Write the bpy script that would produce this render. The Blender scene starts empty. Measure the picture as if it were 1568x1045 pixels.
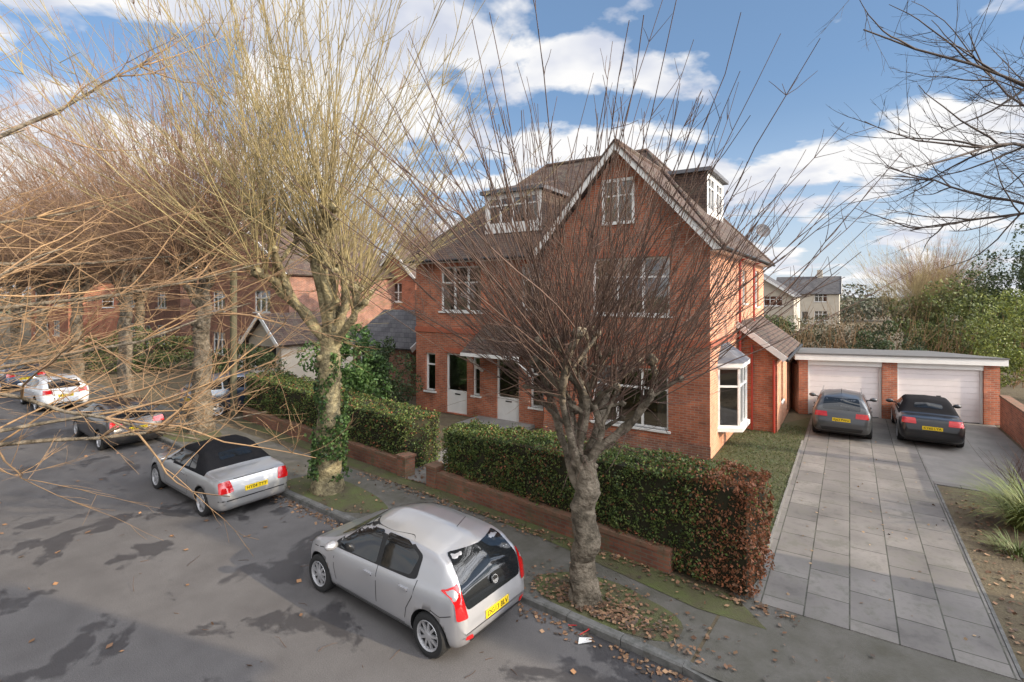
import bpy, bmesh, math, random
import numpy as np
from mathutils import Vector, Matrix, noise
from mathutils.bvhtree import BVHTree
random.seed(7); np.random.seed(7)
scn=bpy.context.scene
scn.view_settings.view_transform='Standard'; scn.view_settings.look='None'; scn.view_settings.exposure=0
LN=bpy.context.scene.collection
def link(o,parent=None):
    LN.objects.link(o)
    if parent: o.parent=parent
    return o
# ---------- frames ----------
Rr=(-.7976,.6032); Nn=(.6032,.7976)      # along road, away from road
Ee=(.8368,-.5476); Dd=(.5476,.8368)      # house right, house back
def RS(s,t,z=0): return Vector((s*Rr[0]+t*Nn[0], s*Rr[1]+t*Nn[1], z))
def AB(a,b,z=0): return Vector((a*Ee[0]+b*Dd[0], a*Ee[1]+b*Dd[1], z))
ROAD_A=math.atan2(-.6032,.7976); HOUSE_A=math.atan2(-.5476,.8368)
# ---------- materials ----------
def newmat(name):
    m=bpy.data.materials.new(name); m.use_nodes=True
    nt=m.node_tree; b=nt.nodes['Principled BSDF']; return m,nt,b
def N(nt,t,**kw):
    n=nt.nodes.new(t)
    for k,v in kw.items():
        if k in n.inputs: n.inputs[k].default_value=v
        else: setattr(n,k,v)
    return n
def ramp(nt,stops):
    r=nt.nodes.new('ShaderNodeValToRGB'); e=r.color_ramp.elements
    e[0].position,e[0].color=stops[0][0],(*stops[0][1],1) 
    e[1].position,e[1].color=stops[-1][0],(*stops[-1][1],1)
    for p,c in stops[1:-1]:
        x=e.new(p); x.color=(*c,1)
    return r
def mat(name,c,rough=.7,metal=0,c2=None,scale=5,bump=0,bscale=30,coat=0,spec=.5,detail=6,bdist=.02,lo=.3,hi=.7):
    m,nt,b=newmat(name); b.inputs['Roughness'].default_value=rough; b.inputs['Metallic'].default_value=metal
    b.inputs['Coat Weight'].default_value=coat; b.inputs['Coat Roughness'].default_value=.05
    b.inputs['Specular IOR Level'].default_value=spec
    b.inputs['Base Color'].default_value=(*c,1)
    tc=nt.nodes.new('ShaderNodeTexCoord')
    if c2:
        n=N(nt,'ShaderNodeTexNoise',Scale=scale,Detail=detail,Roughness=.65); nt.links.new(tc.outputs['Object'],n.inputs['Vector'])
        r=ramp(nt,[(lo,c),(hi,c2)]); nt.links.new(n.outputs['Fac'],r.inputs['Fac']); nt.links.new(r.outputs['Color'],b.inputs['Base Color'])
    if bump:
        n=N(nt,'ShaderNodeTexNoise',Scale=bscale,Detail=5); nt.links.new(tc.outputs['Object'],n.inputs['Vector'])
        bp=N(nt,'ShaderNodeBump',Strength=bump,Distance=bdist); nt.links.new(n.outputs['Fac'],bp.inputs['Height']); nt.links.new(bp.outputs['Normal'],b.inputs['Normal'])
    return m
def brickmat(name,c1,c2,mortar,bw=.225,bh=.075,ms=.010,dirt=.5,offset=.5,mode='wall',bump=.4,moss=None):
    m,nt,b=newmat(name); L=nt.links.new
    tc=nt.nodes.new('ShaderNodeTexCoord'); sp=nt.nodes.new('ShaderNodeSeparateXYZ'); L(tc.outputs['Object'],sp.inputs[0])
    cb=nt.nodes.new('ShaderNodeCombineXYZ')
    if mode=='wall':
        ad=N(nt,'ShaderNodeMath',operation='ADD'); L(sp.outputs[0],ad.inputs[0]); L(sp.outputs[1],ad.inputs[1]); L(ad.outputs[0],cb.inputs[0]); L(sp.outputs[2],cb.inputs[1])
    else:
        L(sp.outputs[1],cb.inputs[0]); L(sp.outputs[0],cb.inputs[1])
    br=nt.nodes.new('ShaderNodeTexBrick'); br.offset=offset
    br.inputs['Scale'].default_value=1; br.inputs['Brick Width'].default_value=bw; br.inputs['Row Height'].default_value=bh
    br.inputs['Mortar Size'].default_value=ms; br.inputs['Mortar Smooth'].default_value=.2; br.inputs['Bias'].default_value=-.1
    br.inputs['Color1'].default_value=(*c1,1); br.inputs['Color2'].default_value=(*c2,1); br.inputs['Mortar'].default_value=(*mortar,1)
    L(cb.outputs[0],br.inputs['Vector'])
    n=N(nt,'ShaderNodeTexNoise',Scale=1.3,Detail=8,Roughness=.7); L(tc.outputs['Object'],n.inputs['Vector'])
    r=ramp(nt,[(.3,(1-dirt,)*3),(.62,(1.1,1.1,1.1))]); L(n.outputs['Fac'],r.inputs['Fac'])
    mx=nt.nodes.new('ShaderNodeMixRGB'); mx.blend_type='MULTIPLY'; mx.inputs[0].default_value=1; L(br.outputs['Color'],mx.inputs[1]); L(r.outputs['Color'],mx.inputs[2])
    src=mx.outputs[0]
    if moss:
        n5=N(nt,'ShaderNodeTexNoise',Scale=2.6,Detail=8,Roughness=.75); L(tc.outputs['Object'],n5.inputs['Vector'])
        r5=ramp(nt,[(.48,(0,0,0)),(.62,(.8,.8,.8))]); L(n5.outputs['Fac'],r5.inputs['Fac']); m5=nt.nodes.new('ShaderNodeMixRGB'); m5.inputs[2].default_value=(*moss,1); L(r5.outputs[0],m5.inputs[0]); L(src,m5.inputs[1]); src=m5.outputs[0]
    L(src,b.inputs['Base Color']); b.inputs['Roughness'].default_value=.85
    bp=N(nt,'ShaderNodeBump',Strength=bump,Distance=.01); bp.invert=True; L(br.outputs['Fac'],bp.inputs['Height']); L(bp.outputs['Normal'],b.inputs['Normal'])
    return m
M={}
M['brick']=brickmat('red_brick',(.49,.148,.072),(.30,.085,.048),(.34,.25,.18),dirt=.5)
M['brick_sunlit']=brickmat('sunlit_red_brick',(.66,.29,.16),(.52,.20,.105),(.5,.38,.28),dirt=.25)  # red brick lightened to paint in sunlight on the sun-facing walls
M['brick2']=brickmat('brown_brick',(.34,.135,.08),(.22,.085,.06),(.30,.25,.2),dirt=.5)
M['wallbrick']=brickmat('weathered_brick',(.36,.135,.08),(.22,.085,.055),(.2,.17,.13),dirt=.6,moss=(.10,.095,.05))
M['band']=mat('rubbed_brick',(.43,.125,.065),.8,c2=(.30,.09,.05),scale=4)
M['coping']=mat('weathered_coping',(.30,.13,.08),.9,c2=(.13,.11,.07),scale=6,bump=.5)
M['tile']=brickmat('roof_tile',(.14,.083,.06),(.08,.05,.043),(.03,.02,.018),bw=.17,bh=.10,ms=.012,dirt=.5,bump=1,moss=(.10,.09,.065))
M['slate']=brickmat('slate_tile',(.10,.095,.095),(.065,.06,.065),(.03,.03,.03),bw=.3,bh=.2,ms=.01,dirt=.4,bump=.6)
M['felt']=mat('roof_felt',(.10,.10,.10),.9,c2=(.15,.145,.14),scale=2)
M['white']=mat('white_paint',(.78,.77,.74),.45,c2=(.7,.69,.66),scale=3)
M['door']=mat('garage_door_paint',(.74,.68,.66),.5,c2=(.66,.60,.59),scale=1.5)
M['render']=mat('cream_render',(.52,.46,.37),.9,c2=(.44,.39,.32),scale=1.2)
M['pipe']=mat('red_pipe',(.36,.04,.025),.5)
M['black']=mat('black_plastic',(.02,.02,.021),.5)
M['lead']=mat('lead_flashing',(.14,.145,.16),.6,c2=(.09,.09,.1))
M['inside']=mat('room_inside',(.12,.09,.06),.9)
M['curtain']=mat('curtain',(.55,.5,.42),.9,c2=(.4,.36,.3),scale=8)
def glassmat():
    m=bpy.data.materials.new('window_glass'); m.use_nodes=True; nt=m.node_tree; nt.nodes.clear(); L=nt.links.new
    o=nt.nodes.new('ShaderNodeOutputMaterial'); mx=nt.nodes.new('ShaderNodeMixShader'); tr=nt.nodes.new('ShaderNodeBsdfTransparent'); gl=nt.nodes.new('ShaderNodeBsdfGlossy')
    tr.inputs[0].default_value=(.7,.72,.72,1); gl.inputs['Roughness'].default_value=.03; gl.inputs[0].default_value=(.95,.97,1,1)
    f=nt.nodes.new('ShaderNodeFresnel'); f.inputs[0].default_value=1.8
    ad=N(nt,'ShaderNodeMath',operation='ADD'); ad.inputs[1].default_value=.1; L(f.outputs[0],ad.inputs[0])
    L(ad.outputs[0],mx.inputs[0]); L(tr.outputs[0],mx.inputs[1]); L(gl.outputs[0],mx.inputs[2]); L(mx.outputs[0],o.inputs[0]); return m
M['glass']=glassmat()
def asphalt():
    m,nt,b=newmat('asphalt'); L=nt.links.new; tc=nt.nodes.new('ShaderNodeTexCoord')
    n1=N(nt,'ShaderNodeTexNoise',Scale=.9,Detail=6,Roughness=.6); n2=N(nt,'ShaderNodeTexNoise',Scale=75,Detail=3,Roughness=.8); n3=N(nt,'ShaderNodeTexNoise',Scale=.5,Detail=6,Distortion=.8,Roughness=.6)
    for n in (n1,n2,n3): L(tc.outputs['Object'],n.inputs['Vector'])
    r1=ramp(nt,[(.3,(.100,.093,.091)),(.7,(.15,.142,.138))]); L(n1.outputs['Fac'],r1.inputs['Fac'])
    r2=ramp(nt,[(.3,(.5,.5,.5)),(.7,(1.45,1.45,1.45))]); L(n2.outputs['Fac'],r2.inputs['Fac'])
    mx=nt.nodes.new('ShaderNodeMixRGB'); mx.blend_type='MULTIPLY'; mx.inputs[0].default_value=1; L(r1.outputs[0],mx.inputs[1]); L(r2.outputs[0],mx.inputs[2])
    ad=N(nt,'ShaderNodeMath',operation='MULTIPLY'); L(n1.outputs['Fac'],ad.inputs[0]); L(n3.outputs['Fac'],ad.inputs[1])
    sx=nt.nodes.new('ShaderNodeSeparateXYZ'); L(tc.outputs['Object'],sx.inputs[0])
    kr=N(nt,'ShaderNodeMapRange'); kr.inputs['From Min'].default_value=1.5; kr.inputs['From Max'].default_value=6.9; kr.inputs['To Min'].default_value=0; kr.inputs['To Max'].default_value=.035; L(sx.outputs[1],kr.inputs['Value'])
    a2=N(nt,'ShaderNodeMath',operation='ADD'); L(ad.outputs[0],a2.inputs[0]); L(kr.outputs[0],a2.inputs[1])
    r3=ramp(nt,[(.30,(0,0,0)),(.33,(1,1,1))]); L(a2.outputs[0],r3.inputs['Fac'])
    m2=nt.nodes.new('ShaderNodeMixRGB'); m2.blend_type='MULTIPLY'; m2.inputs[2].default_value=(.45,.45,.47,1); L(r3.outputs[0],m2.inputs[0]); L(mx.outputs[0],m2.inputs[1]); L(m2.outputs[0],b.inputs['Base Color'])
    mr=N(nt,'ShaderNodeMapRange'); mr.inputs['To Min'].default_value=.85; mr.inputs['To Max'].default_value=.5; L(r3.outputs[0],mr.inputs['Value']); L(mr.outputs[0],b.inputs['Roughness'])
    bp=N(nt,'ShaderNodeBump',Strength=.5,Distance=.008); L(n2.outputs['Fac'],bp.inputs['Height']); L(bp.outputs[0],b.inputs['Normal'])
    return m
M['asphalt']=asphalt()
M['path']=mat('mossy_tarmac',(.085,.08,.06),.9,c2=(.14,.13,.115),scale=2.2,bump=.5,bscale=80)
M['soil']=mat('soil',(.09,.065,.04),.95,c2=(.14,.115,.065),scale=3,bump=1,bscale=25)
M['moss']=mat('mossy_verge',(.09,.07,.045),.95,c2=(.10,.12,.035),scale=2.5,bump=.8,bscale=40)
M['grass']=mat('grass_ground',(.06,.075,.028),.95,c2=(.10,.09,.045),scale=1.5,bump=.8,bscale=40)
M['kerb']=mat('kerb_stone',(.19,.185,.175),.85,c2=(.08,.08,.07),scale=6,bump=.4)
M['flag']=brickmat('paving_flags',(.25,.23,.21),(.165,.153,.143),(.065,.065,.05),bw=.9,bh=.6,ms=.012,dirt=.5,mode='floor',bump=.5,moss=(.125,.12,.10))
M['concrete']=mat('concrete_slab',(.25,.235,.215),.85,c2=(.17,.16,.145),scale=1.6,bump=.3)
M['tyre']=mat('tyre',(.02,.02,.02),.8)
M['wood']=mat('pole_wood',(.14,.13,.08),.9,c2=(.09,.08,.05),scale=6)
M['autoglass']=mat('auto_glass',(.012,.014,.016),.04,spec=.8)
M['redlamp']=mat('tail_lamp',(.50,.008,.01),.12,coat=1)
M['clear']=mat('clear_lamp',(.6,.6,.6),.12,coat=1)
M['plate']=mat('yellow_plate',(.85,.6,.02),.4)
M['chrome']=mat('bright_metal',(.7,.7,.7),.2,metal=1)
M['alloy']=mat('alloy_wheel',(.50,.50,.51),.4,metal=.5)
M['fabric']=mat('soft_top_fabric',(.014,.014,.016),1,c2=(.022,.022,.024),scale=40,spec=.1)
def attrmat(name,rough=.6,trans=.25):
    m,nt,b=newmat(name); L=nt.links.new; a=nt.nodes.new('ShaderNodeAttribute'); a.attribute_name='Col'
    L(a.outputs['Color'],b.inputs['Base Color']); b.inputs['Roughness'].default_value=rough
    if trans:
        o=nt.nodes['Material Output']; t=nt.nodes.new('ShaderNodeBsdfTranslucent'); L(a.outputs['Color'],t.inputs[0]); mx=nt.nodes.new('ShaderNodeMixShader'); mx.inputs[0].default_value=trans
        L(b.outputs[0],mx.inputs[1]); L(t.outputs[0],mx.inputs[2]); L(mx.outputs[0],o.inputs[0])
    return m
M['leaf']=attrmat('leaves'); M['litter']=attrmat('leaf_litter',.8,0)
# ---------- mesh builder ----------
class MB:
    def __init__(s): s.v=[];s.f=[];s.m=[];s.mats=[]
    def mi(s,k):
        if k not in s.mats: s.mats.append(k)
        return s.mats.index(k)
    def poly(s,pts,k):
        i=len(s.v); s.v+= [tuple(p) for p in pts]; s.f.append(tuple(range(i,i+len(pts)))); s.m.append(s.mi(k))
    def box(s,x0,x1,y0,y1,z0,z1,k):
        if x0>x1:x0,x1=x1,x0
        if y0>y1:y0,y1=y1,y0
        i=len(s.v); s.v+=[(x0,y0,z0),(x1,y0,z0),(x1,y1,z0),(x0,y1,z0),(x0,y0,z1),(x1,y0,z1),(x1,y1,z1),(x0,y1,z1)]
        for f in ((0,3,2,1),(4,5,6,7),(0,1,5,4),(1,2,6,5),(2,3,7,6),(3,0,4,7)): s.f.append(tuple(i+j for j in f)); s.m.append(s.mi(k))
    def prism(s,pts,vec,k):
        n=len(pts); a=[Vector(p) for p in pts]; b=[p+Vector(vec) for p in a]
        s.poly(a[::-1],k); s.poly(b,k)
        for i in range(n): s.poly([a[i],a[(i+1)%n],b[(i+1)%n],b[i]],k)
    def beam(s,p,q,w,h,k):
        p=Vector(p);q=Vector(q); d=(q-p).normalized(); up=Vector((0,0,1)) if abs(d.z)<.95 else Vector((0,1,0))
        a=d.cross(up).normalized()*w/2; c=a.cross(d).normalized()*h/2
        s.prism([p-a-c,p+a-c,p+a+c,p-a+c],q-p,k)
    def cyl(s,p,q,r,k,n=10):
        p=Vector(p);q=Vector(q); d=(q-p).normalized(); up=Vector((0,0,1)) if abs(d.z)<.9 else Vector((1,0,0)); a=d.cross(up).normalized(); c=a.cross(d)
        s.prism([p+(a*math.cos(2*math.pi*i/n)+c*math.sin(2*math.pi*i/n))*r for i in range(n)],q-p,k)
    def done(s,name,parent=None,loc=(0,0,0),rot=0,smooth=False):
        me=bpy.data.meshes.new(name); me.from_pydata(s.v,[],s.f)
        for k in s.mats: me.materials.append(M[k])
        me.polygons.foreach_set('material_index',s.m)
        if smooth: me.polygons.foreach_set('use_smooth',[True]*len(s.f))
        me.update(); o=bpy.data.objects.new(name,me); o.location=loc; o.rotation_euler[2]=rot; return link(o,parent)
def empty(name,loc,rot=0,parent=None):
    o=bpy.data.objects.new(name,None); o.location=loc; o.rotation_euler[2]=rot; o.empty_display_size=.3; return link(o,parent)
# ---------- leaves ----------
def leaves(name,P,size,cols,weights=None,parent=None,flat=0,squash=.6,colfield=None,mk='leaf'):
    P=np.asarray(P); n=len(P)
    d=np.random.normal(size=(n,3)); 
    if flat: d[:,2]*=(1-flat)
    d/=np.linalg.norm(d,axis=1)[:,None]
    h=np.random.normal(size=(n,3)); 
    if flat: h[:,2]*=(1-flat)
    e=h-(h*d).sum(1)[:,None]*d; e/=np.linalg.norm(e,axis=1)[:,None]
    sz=size*np.random.uniform(.6,1.3,n)[:,None]
    a=d*sz*.5; b=e*sz*.5*squash
    V=np.stack([P-a,P+b,P+a,P-b],1).reshape(-1,3)
    me=bpy.data.meshes.new(name); me.vertices.add(n*4); me.vertices.foreach_set('co',V.ravel())
    me.loops.add(n*4); me.loops.foreach_set('vertex_index',np.arange(n*4)); me.polygons.add(n)
    me.polygons.foreach_set('loop_start',np.arange(n)*4); me.polygons.foreach_set('loop_total',np.full(n,4))
    me.update(calc_edges=True)
    cols=np.array(cols); idx=np.random.choice(len(cols),n,p=weights) if colfield is None else colfield
    C=cols[idx]*np.random.uniform(.6,1.4,n)[:,None]
    C4=np.concatenate([C,np.ones((n,1))],1); C4=np.repeat(C4,4,0)
    at=me.color_attributes.new('Col','FLOAT_COLOR','CORNER'); at.data.foreach_set('color',C4.ravel())
    me.materials.append(M[mk]); o=bpy.data.objects.new(name,me); return link(o,parent)
def nz(x,y,z,s=1): return noise.noise(Vector((x*s,y*s,z*s)))
# ---------- hedge ----------
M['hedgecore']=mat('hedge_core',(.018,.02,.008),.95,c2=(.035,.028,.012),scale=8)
def hedge(name,p0,p1,thick,h0,h1,n,size=.055,z0=.12,brown=True):
    root=empty(name,(p0.x,p0.y,z0),math.atan2(p1.y-p0.y,p1.x-p0.x)); L=(p1-p0).length
    mb=MB(); segs=24
    def H(x): return h0+(h1-h0)*x/L+.07*nz(x,1,3,.9)+.04*nz(x,8,3,2.5)
    m=.1
    for i in range(segs):
        xa=m+(L-2*m)*i/segs; xb=m+(L-2*m)*(i+1)/segs
        ha,hb=H(xa)-m,H(xb)-m
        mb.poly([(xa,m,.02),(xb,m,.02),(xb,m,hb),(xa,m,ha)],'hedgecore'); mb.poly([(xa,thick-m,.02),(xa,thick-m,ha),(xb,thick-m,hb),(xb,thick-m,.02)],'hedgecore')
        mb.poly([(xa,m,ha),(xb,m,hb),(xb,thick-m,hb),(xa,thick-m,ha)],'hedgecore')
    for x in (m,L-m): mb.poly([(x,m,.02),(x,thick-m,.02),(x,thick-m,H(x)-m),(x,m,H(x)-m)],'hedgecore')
    mb.done('core',root)
    hm=(h0+h1)/2; ar=[L*hm,L*hm*.4,L*thick*1.2,thick*hm,thick*hm]; ar=np.array(ar)/sum(ar)
    P=[];ci=[]
    for _ in range(n):
        f=np.random.choice(5,p=ar); x=random.uniform(0,L); y=random.uniform(0,thick); z=random.uniform(.03,1)
        ins=abs(random.gauss(0,.06))
        if f==0: y=ins
        elif f==1: y=thick-ins
        elif f==3: x=ins
        elif f==4: x=L-ins
        Hx=H(x); z=z*Hx
        if f==2: z=Hx-ins
        bl=.12*nz(x,y*1.5,z,1.7)+.09*nz(x,y,z,4)
        rt=max(0,z/Hx-.8)*.5
        if f==0: y+=-bl+rt*.5
        elif f==1: y+=bl-rt*.5
        elif f==2: z+=bl+(random.uniform(0,.12) if random.random()<.08 else 0)
        else: x+=bl*(1 if f==4 else -1)
        if nz(x,y+5,z,3)<-.30 and random.random()<.75: continue
        P.append((x,y,z))
        pb=.10
        if brown:
            pb=.06+.85*max(0,min(1,(x-(L-1.1))/.9))+ .5*max(0,nz(x,z,9,.8)+.0)+ (.3 if z<.5 else 0)
        ci.append(4+random.randint(0,1) if random.random()<pb else random.choice([0,0,1,2,2,3]))
    leaves('foliage',P,size,[(.11,.165,.038),(.065,.105,.028),(.18,.22,.06),(.035,.06,.018),(.32,.12,.055),(.2,.095,.045)],parent=root,colfield=np.array(ci))
    return root
# ---------- trees ----------
def bark(name,c1,c2,sc=9):
    return mat(name,c1,.95,c2=c2,scale=sc,bump=1.0,bscale=13,detail=10,bdist=.07,lo=.4,hi=.6,spec=.2)
M['bark']=bark('lime_bark',(.24,.20,.15),(.09,.075,.055),4.5)
M['bark_y']=bark('lichen_bark',(.36,.305,.175),(.13,.11,.07),3)
M['twig_r']=mat('young_shoot',(.19,.12,.09),.8,c2=(.09,.065,.055),scale=2,spec=.2)
M['twig_y']=mat('lichen_shoot',(.42,.34,.16),.85,c2=(.21,.165,.10),scale=1.5,spec=.2)
M['twig_o']=mat('brown_shoot',(.27,.155,.105),.85,c2=(.22,.155,.10),scale=.8,spec=.2)
M['twig_t']=mat('tan_shoot',(.42,.27,.14),.85,c2=(.20,.13,.085),scale=1.2,spec=.2)
M['twig_d']=mat('dark_shoot',(.06,.05,.05),.85,c2=(.10,.08,.065),scale=1.2,spec=.2)
class Tree:
    def __init__(s): s.mb=MB()
    def tube(s,pts,rad,k,sides):
        mb=s.mb; base=len(mb.v); mi=mb.mi(k); n=len(pts)
        cs=[(math.cos(2*math.pi*i/sides),math.sin(2*math.pi*i/sides)) for i in range(sides)]
        a=None
        for i in range(n):
            d=(pts[min(i+1,n-1)]-pts[max(i-1,0)])
            if d.length<1e-6: d=Vector((0,0,1))
            d.normalize()
            if a is None: a=d.cross(Vector((.31,.87,.12))); 
            a=a-d*a.dot(d); a.normalize(); b=d.cross(a); r=rad[i]; p=pts[i]
            for c,sn in cs: mb.v.append((p.x+(a.x*c+b.x*sn)*r,p.y+(a.y*c+b.y*sn)*r,p.z+(a.z*c+b.z*sn)*r))
        for i in range(n-1):
            for j in range(sides):
                q=base+i*sides; j2=(j+1)%sides
                mb.f.append((q+j,q+j2,q+sides+j2,q+sides+j)); mb.m.append(mi)
    def grow(s,p,d,L,r0,r1,n,up,wob,k,sides,knob=0):
        pts=[p.copy()]; d=d.normalized(); st=L/n; rad=[r0]
        for i in range(n):
            d=(d+Vector((random.gauss(0,wob),random.gauss(0,wob),random.gauss(0,wob)+up))).normalized()
            p=p+d*st; pts.append(p.copy()); f=(i+1)/n; rad.append((r0+(r1-r0)*f)*(1+random.uniform(-knob,knob)))
        s.tube(pts,rad,k,sides); return pts,d
    def shoots(s,pts,cnt,L0,L1,r,k,center,spread=.8,upb=.5,up=.10,twn=5,frm=.3,twl=.8,mz=-.1,outw=.55,tip=.3):
        n=len(pts)
        for _ in range(cnt):
            f=random.uniform(frm,1)*(n-1); i=int(f); p=pts[i].lerp(pts[min(i+1,n-1)],f-i)
            out=(p-center); out.z=0
            if out.length>0: out.normalize()
            d=Vector((random.gauss(0,1),random.gauss(0,1),random.gauss(0,.7))).normalized()*spread+out*outw*random.uniform(.2,1.6)+Vector((0,0,upb))
            if d.z<mz: d.z=mz
            L=random.uniform(L0,L1)
            q,dd=s.grow(p,d,L,r*random.uniform(.7,1.25),r*tip,8,up,.055,k,3)
            for _ in range(twn):
                j=random.randint(2,7); t=(q[j+1]-q[j]).normalized()
                td=t+Vector((random.gauss(0,.45),random.gauss(0,.45),random.gauss(0,.3)))
                s.grow(q[j],td,random.uniform(.3,1)*twl*(1-.07*j),r*.45,r*.25,3,.05,.09,k,3)
    def done(s,name,loc,rot=0,sc=1):
        o=s.mb.done(name,None,loc,rot,smooth=True); o.scale=(sc,)*3; return o
def trunk(T,h,r0,r1,k,lean=(0,0),n=9,sides=18):
    pts=[];rad=[]
    for i in range(n+1):
        f=i/n; pts.append(Vector((lean[0]*f+.04*math.sin(i*1.9),lean[1]*f+.04*math.cos(i*2.3),h*f-.1)))
        fl=.45*math.exp(-f*10); rad.append((r0+(r1-r0)*f)*(1+fl)*(1+random.uniform(-.08,.08)))
    P2=[];R2=[]
    for i in range(n):
        for q in range(6):
            u=q/6; P2.append(pts[i].lerp(pts[i+1],u)); R2.append((rad[i]*(1-u)+rad[i+1]*u)*(1+random.uniform(-.03,.03)))
    P2.append(pts[-1]);R2.append(rad[-1])
    b=len(T.mb.v); T.tube(P2,R2,k,sides)
    for i in range(b,len(T.mb.v)):
        x,y,z=T.mb.v[i]; q=1+.24*nz(x,y,z*.5,3.2)+.16*nz(x,y,z,8); c=pts[min(n,max(0,int(z/h*n)))]
        T.mb.v[i]=(c.x+(x-c.x)*q,c.y+(y-c.y)*q,z)
    return pts
def knob(T,p,d,r,k):
    d=d.normalized(); n=5; pts=[];rad=[]
    for i in range(n+1):
        f=i/n; pts.append(p+d*(f-.5)*r*2.4); rad.append(r*math.sin(math.pi*(f*.86+.09))*random.uniform(.8,1.25))
    T.tube(pts,rad,k,8)
def pollard(name,loc,h=2.5,r0=.27,nl=9,L=(1.1,2.4),sh=26,sl=(2.2,4.3),kb='bark',ks='twig_r',rs=.015,tw=6,spread=.8,rot=0,lr=.11,upb=.5,out=.45,up=.085,twl=.9,outw=.55,low=.35,tip=.3):
    T=Tree(); pts=trunk(T,h,r0,r0*.82,kb,(.05,.03))
    top=pts[-1]; c=top
    for _ in range(8):
        an=random.uniform(0,6.28); z=random.uniform(h*.5,h); knob(T,Vector((math.cos(an)*r0*.8,math.sin(an)*r0*.8,z)),Vector((math.cos(an),math.sin(an),.5)),r0*.28,kb)
    for i in range(nl):
        az=2*math.pi*i/nl+random.uniform(-.3,.3); o=random.uniform(out*.3,out*1.5)
        st=top+Vector((math.cos(az)*r0*.3,math.sin(az)*r0*.3,-random.uniform(0.05,.7)))
        d=Vector((math.cos(az)*o,math.sin(az)*o,.9))
        q,dd=T.grow(st,d,random.uniform(*L),lr*random.uniform(.9,1.35),lr*.6,10,.07,.19,kb,8,knob=.22)
        knob(T,q[-1],dd,lr*1.2,kb)
        for _ in range(3):
            j=random.randint(3,9); e=Vector((math.cos(az)*.7+random.gauss(0,.5),math.sin(az)*.7+random.gauss(0,.5),.7)); qq,d3=T.grow(q[j],e,random.uniform(.3,1.0),lr*.55,lr*.35,5,.1,.2,kb,6,knob=.22); knob(T,qq[-1],d3,lr*.7,kb)
            T.shoots(qq,sh//4,sl[0]*.8,sl[1]*.85,rs*.9,ks,c,spread,upb,up,tw,.6,twl=twl,outw=outw,tip=tip)
        T.shoots(q,sh,sl[0],sl[1],rs,ks,c,spread,upb,up,tw,.55,twl=twl,outw=outw,tip=tip)
        T.shoots(q,int(sh*low),.6,1.9,rs*.55,ks,c,1.1,.1,.03,3,.2,mz=-.3)
    return T.done(name,loc,rot)
def spreading(name,loc,th=3,r0=.3,nl=8,R=5.5,kb='bark',ks='twig_o',rs=.015,sec=7,sh=6,rot=0,z0=0,tw=5,extra=()):
    T=Tree(); pts=trunk(T,th+2.5,r0,r0*.55,kb,(.1,.1))
    lim=[]
    for i in range(nl): lim.append((2*math.pi*i/nl+random.uniform(-.3,.3),th+random.uniform(-.4,2.4),random.uniform(-.05,1.0),R*random.uniform(.7,1.1)))
    for a_,z_,e_,r_ in extra: lim.append((math.radians(a_),z_,e_,r_))
    for az,zz,e,RR in lim:
        st=Vector((.05,.05,zz))
        q,dd=T.grow(st,Vector((math.cos(az),math.sin(az),e)),RR,r0*.22,rs*1.1,14,.005,.10,kb,7,knob=.05)
        for _ in range(sec):
            j=random.randint(4,13); az2=az+random.gauss(0,.7)
            q2,_=T.grow(q[j],Vector((math.cos(az2),math.sin(az2),random.gauss(.3,.5))),random.uniform(1.2,3.4),rs*1.6,rs*.5,9,.02,.10,ks,4)
            T.shoots(q2,sh,.7,2.1,rs*.6,ks,Vector((0,0,th)),.6,.12,.03,tw,.1,twl=.7,mz=-.4)
    return T.done(name,loc,rot)
def inst(src,name,loc,rot,sc):
    o=bpy.data.objects.new(name,src.data); o.location=loc; o.rotation_euler[2]=rot; o.scale=(sc,sc,sc*random.uniform(.93,1.08)); return link(o)
# ---------- buildings ----------
def wallop(mb,O,D,Nv,width,z0,z1,ops,k,depth=.13):
    O=Vector((O[0],O[1],0)); D=Vector((D[0],D[1],0)); Nv=Vector((Nv[0],Nv[1],0))
    P=lambda u,v,w=0:O+D*u+Nv*(-w)+Vector((0,0,v))
    us=sorted({0,width,*[o[0] for o in ops],*[o[1] for o in ops]}); vs=sorted({z0,z1,*[o[2] for o in ops],*[o[3] for o in ops]})
    for i in range(len(us)-1):
        for j in range(len(vs)-1):
            cu=(us[i]+us[i+1])/2; cv=(vs[j]+vs[j+1])/2
            if any(o[0]<cu<o[1] and o[2]<cv<o[3] for o in ops): continue
            mb.poly([P(us[i],vs[j]),P(us[i+1],vs[j]),P(us[i+1],vs[j+1]),P(us[i],vs[j+1])],k)
    for o in ops:
        u0,u1,v0,v1=o[:4]
        for a,b in (((u0,v0),(u1,v0)),((u1,v0),(u1,v1)),((u1,v1),(u0,v1)),((u0,v1),(u0,v0))):
            mb.poly([P(*a),P(*b),P(*b,depth+.06),P(*a,depth+.06)],k)
        window(mb,P,*o,depth=depth)
def pb(mb,P,u0,u1,v0,v1,w0,w1,k):
    a=P(u0,v0,w0); b=P(u1,v0,w0); c=P(u1,v1,w0); d=P(u0,v1,w0); vec=P(u0,v0,w1)-a
    mb.prism([a,b,c,d],vec,k)
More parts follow.
